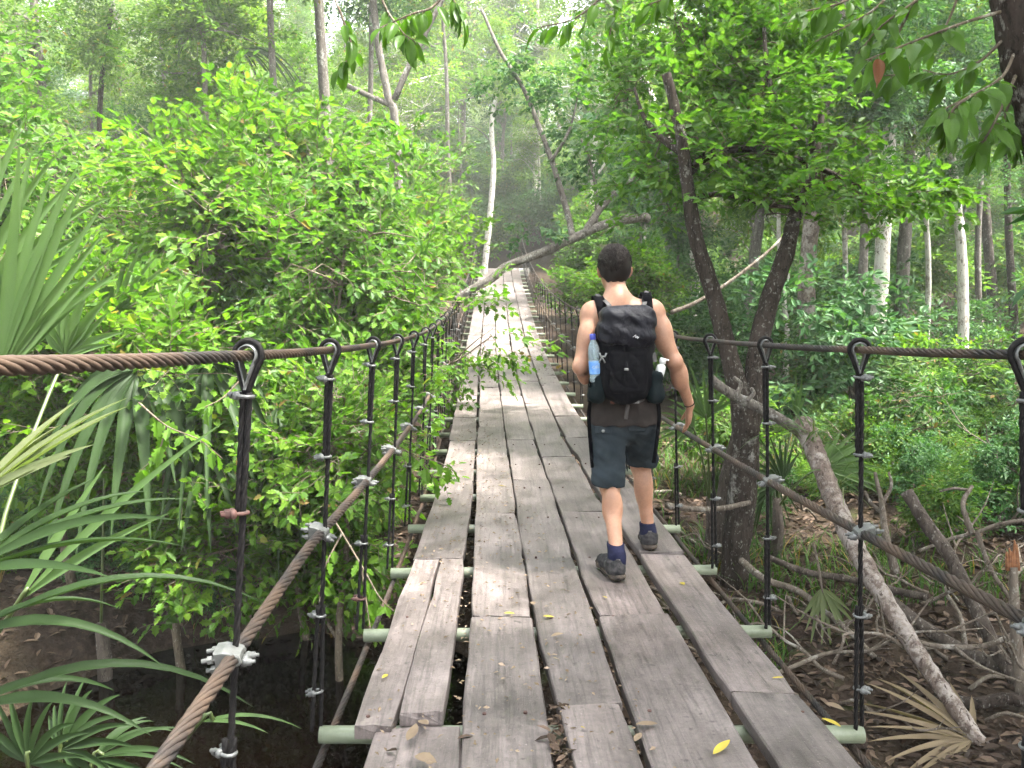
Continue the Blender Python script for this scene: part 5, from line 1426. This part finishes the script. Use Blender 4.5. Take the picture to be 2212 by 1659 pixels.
def body_prims(S, grow=0.0, arms=True, legs=True, head=True):
    e = grow
    # torso
    S.ell((CH[0], CH[1] - .0, CH[2] + .02), (.165 + e, .105 + e, .17 + e), .05)
    S.ell((WA[0], WA[1], WA[2] + .02), (.142 + e, .098 + e, .16 + e), .06)
    S.ell((PE[0], PE[1], PE[2] + .01), (.160 + e, .112 + e, .12 + e), .06)
    S.cone(SL + [.03, 0, .0], SR - [.03, 0, .0], .062 + e, .062 + e, .06)
    S.cone(NECK + [0, .0, -.03], NECK + [-.055, 0, -.055], .07 + e, .045 + e, .04); S.cone(NECK + [0, .0, -.03], NECK + [.055, 0, -.055], .07 + e, .045 + e, .04)
    # shoulder blades
    S.ell((CH[0] - .075, CH[1] - .075, CH[2] + .07), (.06 + e, .035 + e, .085 + e), .04); S.ell((CH[0] + .075, CH[1] - .075, CH[2] + .07), (.06 + e, .035 + e, .085 + e), .04)
    if head:
        S.cone(NECK + [0, .0, -.03], H_c + [0, -.005, -.07], .060, .054, .035)
        S.ell(H_c + [0, .01, .012], (.074, .093, .092), .02)                    # skull
        S.ell(H_c + [-.012, .045, -.055], (.056, .056, .068), .03)               # jaw, turned a little to the left
        S.cone(H_c + [-.022, .10, -.02], H_c + [-.030, .118, -.042], .010, .013, .012)   # nose
        S.ell(H_c + [-.024, .098, -.072], (.022, .012, .009), .012)              # lips
        S.ell(H_c + [-.026, .085, -.105], (.022, .02, .018), .02)                # chin
        S.ell(H_c + [-.022, .092, .018], (.05, .018, .014), .016)                # brow
        for sx in (-1, 1):                                                       # ears
            S.ell(H_c + [sx * .080, .008, -.026], (.012, .021, .034), .008, np.array(Euler((.2, 0, sx * .35)).to_matrix()))
            S.ell(H_c + [sx * .090, -.002, -.018], (.006, .014, .024), .006, np.array(Euler((.2, 0, sx * .35)).to_matrix()))
    if arms:
        S.ell(SL + [-.004, 0, -.012], (.066, .068, .074), .03); S.ell(SR + [.004, 0, -.012], (.066, .068, .074), .03)
        for a, b, c in ((SL, EL, WL), (SR, ER, WR)):
            S.cone(a + [0, 0, -.01], b, .056, .040, .03); m = a * .5 + b * .5
            S.ell(m + [0, -.014, .01], (.047, .050, .09), .03)
            S.cone(b, c, .041, .026, .02, ); S.ell(b * .68 + c * .32, (.043, .044, .075), .03)
            S.ell(b + [0, -.012, 0], (.034, .036, .04), .02)
        # right hand, hanging relaxed, back of the hand outwards
        d = norm(jt(1484, 940, 4.58) - WR); k = norm(np.cross(d, [0.25, 1, 0])); u = np.cross(d, k)
        pa = WR + d * .055
        S.cone(WR, pa, .025, .034, .02, (k, .55)); S.cone(WR + d * .03, pa + d * .03, .034, .037, .015, (k, .48))
        base = WR + d * .095
        for i, (o, L, c1) in enumerate([(-.028, .072, .35), (-.010, .082, .30), (.010, .078, .38), (.027, .060, .48)]):
            p0 = base + u * o - d * (.006 * abs(i - 1.3)); dd = d
            r = .0098 - .0008 * (i == 3)
            for j, f in enumerate((.45, .30, .25)):
                ang = c1 * (j * .75 + .25); di = norm(d * math.cos(ang) - k * math.sin(ang) * 1.0)
                p1 = p0 + di * L * f; S.cone(p0, p1, r, r * .92, .004); p0, r = p1, r * .92
        th = WR + d * .035 - u * .028
        p1 = th - u * .020 + d * .032 - k * .012; p2 = p1 + d * .030 - u * .004 - k * .014; p3 = p2 + d * .020 - k * .010
        S.cone(th, p1, .016, .012, .01); S.cone(p1, p2, .0115, .0105, .004); S.cone(p2, p3, .0105, .009, .004)
        # left hand resting on the hip strap in front
        d = norm(HL - WL); S.cone(WL, HL, .026, .034, .02); base = HL + d * .02
        for i in range(4):
            p0 = base + np.array([0, 0, .026 - .018 * i]); p1 = p0 + d * .035 + np.array([.012, .01, -.004]); p2 = p1 + np.array([.026, .004, -.010])
            S.cone(p0, p1, .0098, .0092, .004); S.cone(p1, p2, .0092, .008, .004)
        S.cone(HL + [0, 0, .02], HL + np.array([.03, .02, .055]), .013, .010, .008)
    if legs:
        for h, kn, an in ((HIL, KL, AL_), (HIR, KR, AR_)):
            S.cone(h, kn, .088 + e, .055 + e, .03); S.cone(kn, an, .052, .034, .03)
            m = kn * .70 + an * .30
            S.ell(m + [0, -.022, 0], (.052, .050, .105), .03)
            S.ell(kn + [0, .012, 0], (.050, .052, .055), .02)
            S.ell(an + [0, -.008, -.01], (.034, .038, .045), .02)
S = SDF(lo, hi, .0058); body_prims(S)
for an, z, tx in ((AL_, ZL, -.05), (AR_, ZR, .02)):
    S.cone(an + [0, 0, -.02], np.array([an[0] + tx * .6, an[1] + .07, z + .045]), .030, .020, .02)
ppart("body", S.mesh("body", M['skin'], 2))

# tank top: narrow back, low neck
S = SDF(lo, hi, .007); body_prims(S, .010, arms=False, legs=False, head=False)
zs = SL[2]
S.clip(lambda X, Y, Z: np.maximum(PE[2] - .075 - .015 * np.sin(X * 30) - Z, Z - (zs + .045)))
S.clip(lambda X, Y, Z: np.where(Z > CH[2] - .06, np.abs(X - CH[0]) - (.128 - .05 * np.clip((Z - CH[2] + .06) / .2, 0, 1)), -1.0))
S.clip(lambda X, Y, Z: -(np.sqrt(((X - NECK[0]) / .078) ** 2 + ((Z - (zs + .075)) / .085) ** 2) - 1) * .06 + 0 * Y)
ppart("tank_top", S.mesh("tank_top", M['shirt'], 2))
S = SDF(lo, hi, .007)
S.ell((PE[0], PE[1], PE[2] + .03), (.186, .146, .13), .05); S.ell((PE[0], PE[1] - .01, PE[2] - .05), (.186, .150, .12), .05)
S.clip(lambda X, Y, Z: np.maximum(PE[2] - .052 + .12 * (X - PE[0]) * np.sign(X - PE[0]) * -.6 + .008 * np.sin(X * 55) - Z, Z - (PE[2] + .14)))
S.add(lambda X, Y, Z: .003 * np.sin(X * 70 + 9 * Z) * np.sin(Z * 35 + Y * 30))
ppart("shirt_hem", S.mesh("shirt_hem", M['shirt'], 2))

# shorts
S = SDF(lo, hi, .007)
S.ell((PE[0], PE[1], PE[2] - .03), (.164, .124, .125), .05)
for h, kn, q in ((HIL, KL, .96), (HIR, KR, .90)):
    e = h + (kn - h) * q; S.cone(h + [0, 0, .0], e, .112, .090, .035); S.ell(e + [0, -.008, .02], (.098, .098, .09), .03)
def hem(X, Y, Z):
    a = jt(1316, 1043, 4.5)[2]; b = jt(1380, 1004, 4.7)[2]; m = (X < PE[0] + .005)
    return np.where(m, a + .02 * (X - HIL[0]), b - .10 * (X - HIR[0])) - Z + 0 * Y
S.clip(hem)
S.clip(lambda X, Y, Z: (.006 - np.abs(X - (PE[0] + .012))) * (Z < HIL[2] - .13) - .05 * (Z >= HIL[2] - .13) + 0 * Y)
S.add(lambda X, Y, Z: .0032 * np.sin(Z * 48 + 14 * X + 6 * Y) * np.sin(X * 38 + 2.0 * Y) + .002 * np.sin(Z * 110 + X * 60))
sh = ppart("shorts", S.mesh("shorts", M['shorts'], 2))
for x, y in ((1303, 928), (1376, 924)):
    ppart("pocket_flap", MB().box(jt(x, y, 4.383), (.095, .008, .04), None, .003).mesh("pocket_flap", M['shorts'], False), sh)
mb = MB(); mb.tube([jt(1303, 931, 4.380), jt(1303, 931, 4.372)], .009, 10); ppart("button", mb.mesh("button", M['buckle']), sh)

# socks and shoes
for an, z, yaw_, nm, pitch_ in ((AL_, ZL, .24, 'L', 0), (AR_, ZR, -.05, 'R', .0)):
    S = SDF(an - [.16, .2, .22], an + [.16, .35, .14], .0055)
    kn_ = KL if nm == 'L' else KR; S.cone(an + (kn_ - an) * .40, an + [0, -.004, -.03], .048, .044, .01); S.cone(an, an + [0, .004, -.06], .044, .034, .02); S.clip(lambda X, Y, Z: Z - (an[2] + .058))
    ppart("sock", S.mesh("sock", M['sock'], 1))
    c, s = math.cos(yaw_), math.sin(yaw_); f = np.array([-s, c, 0]); r = np.array([c, s, 0]); h = np.array([an[0], an[1] - .045, z])
    S = SDF(an - [.2, .25, .25], an + [.2, .4, .1], .005)
    P = lambda a, b, zz: h + f * a + r * b + np.array([0, 0, zz])
    S.cone(P(.022, 0, .052), P(.043, 0, .074), .044, .049, .02); S.cone(P(.04, 0, .055), P(.16, .004, .045), .044, .040, .03); S.cone(P(.16, .004, .042), P(.235, .0, .036), .042, .030, .03)
    S.cone(P(.004, 0, .075), P(.002, 0, .100), .018, .012, .02)
    S.cone(P(.05, 0, .16), P(.05, 0, .085), .036, .034, 0, None, True)
    S.clip(lambda X, Y, Z: z + .022 - Z + 0 * X)
    S.add(lambda X, Y, Z: .0018 * np.sin(Z * 260) * np.sin(Y * 90 + X * 60))
    so_ = ppart("shoe", S.mesh("shoe", M['shoe'], 1))
    S = SDF(an - [.2, .25, .25], an + [.2, .4, .1], .005)
    S.cone(P(.012, 0, .02), P(.10, 0, .02), .046, .038, .02, ((0, 0, 1), .50)); S.cone(P(.10, 0, .02), P(.19, .004, .02), .040, .048, .02, ((0, 0, 1), .45)); S.cone(P(.19, .004, .02), P(.24, .0, .024), .046, .034, .02, ((0, 0, 1), .5))
    S.clip(lambda X, Y, Z: np.maximum(z + .001 - Z, Z - z - .038) + 0 * X)
    S.add(lambda X, Y, Z: .0022 * np.sign(np.sin(X * 260)) * (Z < z + .014))
    ppart("sole", S.mesh("sole", M['sole'], 0), so_)
    mb = MB(); mb.box(P(.0, 0, .09), (.022, .008, .05), None, .003)
    for i in range(4): mb.tube([P(.10 + .02 * i, -.026, .088 - .008 * i), P(.10 + .02 * i, 0, .098 - .009 * i), P(.10 + .02 * i, .026, .088 - .008 * i)], .003, 6)
    ppart("laces", mb.mesh("laces", M['strap_grey']), so_)

# hair: cap and combed strands
S = SDF(H_c - .2, H_c + .2, .0045)
S.ell(H_c + [0, .004, .020], (.086, .104, .094), .02); S.ell(H_c + [0, -.026, -.022], (.078, .066, .078), .03)
S.clip(lambda X, Y, Z: np.maximum((H_c[2] - .086 + 1.6 * np.maximum(0, Y - H_c[1] + .050) + .012 * np.sin(X * 180)) - Z, 0 * X - 1))
S.clip(lambda X, Y, Z: np.where((Y > H_c[1] + .055), H_c[2] + .035 - Z, -1.0) + 0 * X)
for sx in (-1, 1): S.ell(H_c + [sx * .090, .012, -.034], (.022, .032, .040), 0, None, True)
hr = ppart("hair", S.mesh("hair", M['hair'], 2))
g = np.random.default_rng(4); mb = MB()
for i in range(3400):
    a = g.uniform(0, 6.28); ph = g.uniform(0, 1.75)
    start = np.array([math.sin(ph) * math.cos(a), math.sin(ph) * math.sin(a), math.cos(ph)])
    if start[1] > .25 and start[2] < .3: continue
    if abs(start[0]) > .82 and start[2] < -.05: continue
    L = g.uniform(.25, .55); pts = []
    for t in np.linspace(0, 1, 5):
        p2 = ph + L * t; q = np.array([math.sin(p2) * math.cos(a + .35 * t * math.sin(a * 2)), math.sin(p2) * math.sin(a + .3 * t), math.cos(p2)])
        pts.append(H_c + [0, .004, .020] + q * np.array([.087, .106, .097]) * (1 + .085 * math.sin(t * 3.0) * g.uniform(.1, 1.5)) )
    if pts[-1][2] < H_c[2] - .105: continue
    mb.tube(pts, np.array([.0014, .0018, .0016, .0012, .0004]) * g.uniform(.7, 1.3), 3, False)
ppart("hair_strands", mb.mesh("hair_strands", M['hair']), hr)
# wrist band
d = norm(ER - WR); mb = MB(); k = norm(np.cross(d, [0, 0, 1])); u = np.cross(d, k); c = WR + d * .012
mb.tube([c + (k * math.cos(t) + u * math.sin(t)) * .0285 for t in np.linspace(0, 6.28, 20)], .0032, 6, False); ppart("wrist_band", mb.mesh("wrist_band", M['pack']))

# ------------------------------------------------------------ backpack
PK = jt(1352, 760, 4.26)
bp = thing("backpack", "black hiking backpack with grey logo on the walking person's back", "backpack", (float(PK[0]), float(PK[1]), float(jt(1352, 862, 4.3)[2])))
BO = Vector(bp.location)
def kpart(name, me, parent=None):
    me.transform(Matrix.Translation(-BO)); return link(name, me, parent or bp)
top, bot = jt(1352, 690, 4.28)[2], jt(1352, 862, 4.28)[2]; mz = (top + bot) / 2; hz = (top - bot) / 2
lo2, hi2 = PK - [.32, .2, .40], PK + [.32, .32, .42]
S = SDF(lo2, hi2, .006)
S.rbox((PK[0], 4.305, mz), (.142, .098, hz), .065, .02, None, .06)
S.ell((PK[0], 4.235, mz - .06), (.125, .065, .17), .04)
S.add(lambda X, Y, Z: .0035 * np.sin(Z * 40 + 12 * X) * np.sin(X * 26 + 5 * Y) + .002 * np.sin(X * 80 + Z * 60))
kpart("main_bag", S.mesh("main_bag", M['pack'], 2))
S = SDF(lo2, hi2, .0055)
lt = jt(1355, 662, 4.30)[2]
S.rbox((PK[0] + .004, 4.285, (lt + jt(0, 752, 4.28)[2]) / 2), (.146, .114, (lt - jt(0, 752, 4.28)[2]) / 2 + .004), .068, .02, np.array(Euler((-.10, .06, 0)).to_matrix()))
S.ell((PK[0] + .03, 4.235, jt(0, 725, 4.25)[2]), (.10, .06, .055), .04); S.ell((PK[0] - .07, 4.25, jt(0, 715, 4.25)[2]), (.07, .055, .06), .04)
S.ell((PK[0] + .07, 4.30, jt(0, 678, 4.3)[2]), (.06, .07, .04), .03)
S.add(lambda X, Y, Z: .006 * np.sin((X - PK[0]) * 34 + (Z - mz) * 60) * np.sin((Z - mz) * 26 - (X - PK[0]) * 18) + .0035 * np.abs(np.sin((X * .8 + Z) * 55)))
lid = kpart("lid", S.mesh("lid", M['pack_lid'], 2))
S = SDF(lo2, hi2, .006); S.rbox((PK[0] + .005, 4.205, jt(0, 805, 4.2)[2]), (.098, .030, .115), .028, .01); S.add(lambda X, Y, Z: .003 * np.sin(Z * 46 + 20 * X))
kpart("front_pocket", S.mesh("front_pocket", M['pack'], 2))
for sx, x0, y0, y1 in ((-1, 1291, 806, 868), (1, 1413, 796, 868)):
    S = SDF(lo2, hi2, .006); c = jt(x0, (y0 + y1) / 2, 4.28); h2 = (jt(0, y0, 4.28)[2] - jt(0, y1, 4.28)[2]) / 2
    S.rbox(c, (.046, .062, h2 + .01), .04, .01, np.array(Euler((0, -sx * .12, 0)).to_matrix())); S.rbox(c + [0, 0, .05], (.036, .050, h2), .03, 0, np.array(Euler((0, -sx * .12, 0)).to_matrix()), 0, True)
    S.add(lambda X, Y, Z: .002 * np.sin(Z * 70 + 30 * Y)); kpart("side_pocket", S.mesh("side_pocket", M['mesh_pocket'], 2))
def ribbon(pts, w, th, n=20, up=(0, 1, 0)):
    Q = resample(pts, n); T = norm(np.gradient(Q, axis=0)); U = norm(np.array(up) - T * (T @ np.array(up))[:, None]); W = np.cross(T, U); mb = MB()
    V = np.concatenate([Q + W * w / 2 + U * th / 2, Q - W * w / 2 + U * th / 2, Q - W * w / 2 - U * th / 2, Q + W * w / 2 - U * th / 2]); i = np.arange(n - 1)
    mb.add(V, np.concatenate([np.stack([a * n + i, a * n + i + 1, b * n + i + 1, b * n + i], -1) for a, b in ((0, 1), (1, 2), (2, 3), (3, 0))]), np.array([[0, n, 2 * n, 3 * n], [n - 1, 4 * n - 1, 3 * n - 1, 2 * n - 1]]))
    return mb
for sx, a, b, c in ((-1, (1304, 690, 4.40), (1296, 660, 4.44), (1291, 652, 4.50)), (1, (1402, 690, 4.40), (1397, 655, 4.44), (1396, 645, 4.50))):
    a, b, c = jt(*a), jt(*b), jt(*c); b = b + np.array([0, -.012, .016]); c = c + np.array([0, 0, .026]); d = c + np.array([0, .07, -.012]); e = c + np.array([-sx * .01, .13, -.10]); f = c + np.array([-sx * .0, .12, -.26])
    st = kpart("shoulder_strap", ribbon([a, b, c, d, e, f], .052, .012, 30, (0, -.4, 1)).mesh("shoulder_strap", M['pack']))
    q = np.array([0, -.006, .008]); kpart("load_webbing", ribbon([jt(1318 if sx < 0 else 1388, 668, 4.36) + q, (jt(1310 if sx < 0 else 1392, 656, 4.42)) + q, c + q + [-sx * -.004, .02, .006]], .024, .003, 14, (0, -.4, 1)).mesh("load_webbing", M['strap_grey']), st)
mb = MB(); mb.box(jt(1321, 669, 4.34), (.034, .012, .022), None, .004); mb.box(jt(1386, 664, 4.34), (.03, .012, .02), None, .004); kpart("buckle", mb.mesh("buckle", M['buckle'], False))
# compression strap buckle on the left, cord lock on the right
mb = MB(); c = jt(1302, 771, 4.20)
mb.tube([c + [-.018, 0, -.03], c + [-.004, 0, 0], c + [.012, 0, -.03]], .005, 6); mb.tube([c + [-.016, 0, .02], c + [-.010, 0, .002], c + [.012, 0, .002], c + [.018, 0, .02]], .005, 6); kpart("hook_buckle", mb.mesh("hook_buckle", M['buckle']))
mb = MB()
for x, y, w in ((1412, 768, .02), (1414, 776, .018)): mb.box(jt(x, y, 4.25), (w, .02, .03), None, .003)
kpart("strap_end", mb.mesh("strap_end", M['strap_grey'], False))
mb = MB()
for i, (x, y) in enumerate([(1323, 805), (1327, 815), (1330, 824), (1332, 832)]): mb.tube([jt(x, y, 4.195), jt(x + 2, y + 7, 4.195)], .004, 6)
kpart("cord", mb.mesh("cord", M['strap_grey']))
mb = ribbon([jt(1352, 800, 4.165), jt(1352, 790, 4.168), jt(1352, 770, 4.185), jt(1352, 745, 4.175)], .022, .003, 12, (0, -1, 0)); kpart("centre_strap", mb.mesh("centre_strap", M['pack']))
mb = MB(); mb.box(jt(1353, 798, 4.16), (.022, .006, .012), None, .002); kpart("strap_tip", mb.mesh("strap_tip", M['buckle'], False))
# logo on the lid: a zigzag mark
def text_mesh(body, size, mat, shear=0.0):
    cu = bpy.data.curves.new('lettering', 'FONT'); cu.body = body; cu.size = size; cu.extrude = .0004; cu.align_x = 'CENTER'; cu.align_y = 'CENTER'; cu.shear = shear
    o = bpy.data.objects.new('lettering', cu); COL.objects.link(o); bpy.context.view_layer.update()
    me = bpy.data.meshes.new_from_object(o.evaluated_get(bpy.context.evaluated_depsgraph_get())); bpy.data.objects.remove(o); me.materials.clear(); me.materials.append(mat)
    return me
def flat_poly(name, polys, mat, Y, parent):
    mb = MB()
    for poly in polys:
        P = np.array([np.array(at(x, y, Y)) for x, y in poly]); n = len(P); mb.add(np.concatenate([P, P + [0, .004, 0]]), np.array([[i, (i + 1) % n, n + (i + 1) % n, n + i] for i in range(n)])); mb.F.setdefault(n, []).append(np.array([list(range(n)), list(range(2 * n - 1, n - 1, -1))]) + mb.n - 2 * n)
    return kpart(name, mb.mesh(name, mat, False), parent)
lgx = lambda x: 1238.7 + x / 7.8125     # crop to picture
lgy = lambda y: 690.2 + y / 7.8125
# four strokes: up, down, up, short down
flat_poly("logo", [[(lgx(a), lgy(b)) for a, b in poly] for poly in (
    [(1000, 298), (1010, 302), (1060, 262), (1050, 256)], [(1050, 256), (1062, 260), (1056, 312), (1044, 308)], [(1044, 308), (1056, 314), (1090, 284), (1080, 278)], [(1080, 278), (1092, 282), (1084, 326), (1072, 322)], [(1072, 322), (1084, 328), (1112, 296), (1104, 292)])], M['print'], 4.158, lid)
# hip belt, hanging tape with lettering
hb = kpart("hip_belt", ribbon([jt(1290, 850, 4.36), jt(1278, 852, 4.44), jt(1277, 848, 4.54), jt(1300, 840, 4.64)], .085, .03, 20, (-1, 0, 0)).mesh("hip_belt", M['pack']))
hb2 = kpart("hip_belt", ribbon([jt(1404, 852, 4.36), jt(1422, 854, 4.44), jt(1424, 848, 4.54), jt(1400, 840, 4.64)], .085, .03, 20, (1, 0, 0)).mesh("hip_belt", M['pack']))
for x, pts in ((1, [(1276, 862, 4.42), (1272, 900, 4.42), (1276, 960, 4.44), (1280, 1010, 4.44)]), (2, [(1420, 862, 4.42), (1424, 900, 4.42), (1418, 960, 4.44), (1412, 1000, 4.44)])):
    kpart("hanging_strap", ribbon([jt(*p) for p in pts], .022, .003, 20, (.3, -1, 0)).mesh("hanging_strap", M['pack']))
tape = kpart("belt_tape", ribbon([jt(1318, 868, 4.30), jt(1332, 866, 4.275), jt(1355, 867, 4.265), jt(1380, 864, 4.275), jt(1393, 858, 4.30)], .030, .003, 24, (0, -1, 0)).mesh("belt_tape", M['belt_grey']))
kpart("hanging_loop", ribbon([jt(1357, 874, 4.27), jt(1354, 890, 4.275), jt(1352, 906, 4.28)], .020, .003, 12, (0, -1, 0)).mesh("hanging_loop", M['belt_grey']))
kpart("brand_tab", ribbon([jt(1330, 850, 4.26), jt(1326, 862, 4.255), jt(1322, 872, 4.26)], .022, .003, 10, (0, -1, 0)).mesh("brand_tab", M['rust_tag']))
tx = link("lettering", text_mesh("Quechua", .026, M["print"], .25), tape, Vector(jt(1361, 867.5, 4.259)) - BO, (R(90), R(2), 0))

# ------------------------------------------------------------ bottles in the side pockets
def lathe(mb, prof, n=24):
    a = np.linspace(0, 2 * np.pi, n, endpoint=False); m = len(prof)
    V = np.array([[r * math.cos(t), r * math.sin(t), z] for r, z in prof for t in a])
    j = np.arange(n); j2 = (j + 1) % n
    mb.add(V, np.concatenate([np.stack([s * n + j, s * n + j2, (s + 1) * n + j2, (s + 1) * n + j], -1) for s in range(m - 1)]))
    mb.F.setdefault(n, []).append(np.array([list(range(n))[::-1], list(range((m - 1) * n, m * n))]) + mb.n - m * n)
    return mb
b0 = jt(1288, 826, 4.255)
wb = thing("water_bottle", "clear blue-tinted plastic water bottle with blue cap in the left pack pocket", "bottle", b0); wb.rotation_euler = (0, R(-5), 0)
prof = [(.026, .0), (.031, .006), (.031, .03), (.0295, .034), (.031, .04), (.031, .115), (.0295, .12), (.031, .126), (.0315, .15), (.029, .175), (.021, .20), (.0135, .218), (.0125, .232)]
link("bottle_body", lathe(MB(), prof).mesh("bottle_body", M['pet']), wb)
link("label_band", lathe(MB(), [(.0316, .045), (.0318, .048), (.0318, .108), (.0316, .111)]).mesh("label_band", M['bottle_label']), wb)
_c = MB(); lathe(_c, [(.0155, .226), (.0155, .229), (.0158, .246), (.0145, .249), (.010, .2495)]); lathe(_c, [(.0165, .221), (.0165, .2255)])
link("cap", _c.mesh("cap", M['blue_cap']), wb)
cu2 = link("lettering", text_mesh("CIEL", .019, M["white_plastic"]), [c for c in wb.children if c.name.startswith('label_band')][0], (0, -.0335, .082), (R(90), 0, 0))
w0 = jt(1416, 838, 4.26)
sb = thing("white_bottle", "white plastic bottle with flip cap in the right pack pocket", "bottle", w0); sb.rotation_euler = (0, R(14), 0)
link("bottle_body", lathe(MB(), [(.022, 0), (.024, .004), (.024, .105), (.021, .118), (.0125, .126), (.0125, .133)]).mesh("bottle_body", M['white_plastic']), sb)
_c = MB(); lathe(_c, [(.016, .131), (.0175, .134), (.0175, .155), (.015, .158)]); _c.box((.012, 0, .153), (.034, .02, .010), None, .003)
link("cap", _c.mesh("cap", M['white_plastic']), sb)

# ------------------------------------------------------------ fallen leaves on the planks
def fl_mesh(seed, mat, wd=.36, n=8):
    g = np.random.default_rng(seed); t = np.linspace(0, 1, n); w = wd * np.sin(np.pi * t ** .9) ** .8; w[-1] = .005; V = []
    c = g.uniform(-.12, .12)
    for s in (-1, 0, 1): V.append(np.stack([t, s * w / 2 + c * t * t, .12 * np.abs(s) * w * g.uniform(.5, 2) + .10 * (t - .5) ** 2 * g.uniform(-.2, 1.5)], -1))
    V = np.concatenate(V); i = np.arange(n - 1)
    return np_mesh("leaf", V, np.concatenate([np.stack([k * n + i, k * n + i + 1, (k + 1) * n + i + 1, (k + 1) * n + i], -1) for k in range(2)]), mat)
FY = [fl_mesh(i, M['yellow_leaf'], .3 + .06 * i) for i in range(3)]; FT = [fl_mesh(10 + i, M['tan_leaf'], .4 + .06 * i) for i in range(3)]
def deck_hit(x, y):
    r = ray(x, y); t = 1.0
    for _ in range(60): t += (r.z * t - float(deck_z(r.y * t))) / (-r.z + .05) * .8
    return r * t
for i, (x, y, s, m, lb) in enumerate([
 (1540, 1636, .085, 0, "long yellow leaf on the planks at the bottom edge"), (1775, 1558, .075, 1, "yellow-green leaf at the edge of the outermost plank near the cross tube"), (1668, 1470, .04, 0, "small yellow leaf on the outermost right plank"),
 (1113, 1330, .055, 1, "yellow leaf at the joint in the second plank row"), (1172, 1336, .055, 2, "yellow and tan leaf lying in the third plank row"), (1152, 1311, .05, 5, "tan curled leaf beside the yellow ones on the third plank row"),
 (1470, 1262, .06, 2, "yellow leaf on the right plank past the raised board end"), (1312, 1296, .04, 0, "tiny yellow leaf on the split board behind the left shoe"), (1077, 1051, .05, 1, "yellow leaf on the middle planks ahead of the person"),
 (1255, 1575, .035, 0, "small pale yellow leaf on the third plank row near the bottom"), (1420, 1570, .075, 3, "curled dry leaf on the fourth plank row near the bottom"), (1190, 1380, .055, 4, "crumpled reddish dry leaf on the third plank row"), (838, 1462, .045, 1, "yellow leaf near the edge of the split left plank"),
 (895, 1640, .08, 4, "crumpled brown leaf on the nearest left plank"), (925, 1572, .06, 5, "pale leaf wedged under the split plank end"), (880, 1608, .09, 3, "curled brown leaf among the debris on the nearest left plank"), (1780, 1525, .07, 4, "pale dry leaf near the joint of the outermost right plank"), (1385, 1590, .06, 3, "upright curled dry leaf near the bottom of the fourth row")]):
    p = deck_hit(x, y); me = FY[m] if m < 3 else FT[m - 3]
    tag(link("fallen_leaf", me, None, p + Vector((0, 0, .010)), (random.uniform(-.15, .15), random.uniform(-.2, .2), random.uniform(0, 6.28)), s), lb, "leaf", "fallen leaves on the deck")
# small debris on the deck
def on_deck(X, Y): return deck_z(Y) + .004
gq = np.random.default_rng(61)
litter(3200, (-.45, 1.06), (1.8, 12), lambda X, Y: gq.random(len(X)) < .8 - .06 * Y, 61, .024, M['tan_leaf'], "deck_debris", "tiny dry flakes and leaf bits scattered on the planks", on_deck, T_RHOMB, .006)
litter(420, (-.47, 1.06), (12, 24), lambda X, Y: np.abs(X - .3) > .35, 62, .05, M['litter'], "far_deck_litter", "dry leaves gathered along the far edges of the deck", lambda X, Y: deck_z(Y) + .006, T_LEAF, .01)
litter(12, (-.42, -.13), (1.8, 2.6), lambda X, Y: np.ones_like(X, bool), 63, .05, M['litter'], "plank_litter", "brown leaf scraps on the nearest left plank", lambda X, Y: deck_z(Y) - .01, T_LEAF, .008)
litter(160, (.165, .215), (1.7, 2.75), lambda X, Y: np.ones_like(X, bool), 64, .05, M['litter'], "gap_litter", "dry leaf bits packed in the gap between two planks", lambda X, Y: deck_z(Y) - .02, T_LEAF, .02)

# ------------------------------------------------------------ humid air
_hm = bpy.data.materials.new("humid_air"); _hm.use_nodes = True; _t = _hm.node_tree; _t.nodes.clear()
_o = _t.nodes.new("ShaderNodeOutputMaterial"); _v = _t.nodes.new("ShaderNodeVolumePrincipled")
_v.inputs["Density"].default_value = 0.0018; _v.inputs["Color"].default_value = (.95, .97, .90, 1); _v.inputs["Anisotropy"].default_value = .35
_t.links.new(_v.outputs[0], _o.inputs["Volume"])
_top = 30.0
kind(link("haze", MB().box((0, 100, (_top - 6) / 2), (420, 380, _top + 6)).mesh("haze", _hm, False)), 'stuff')
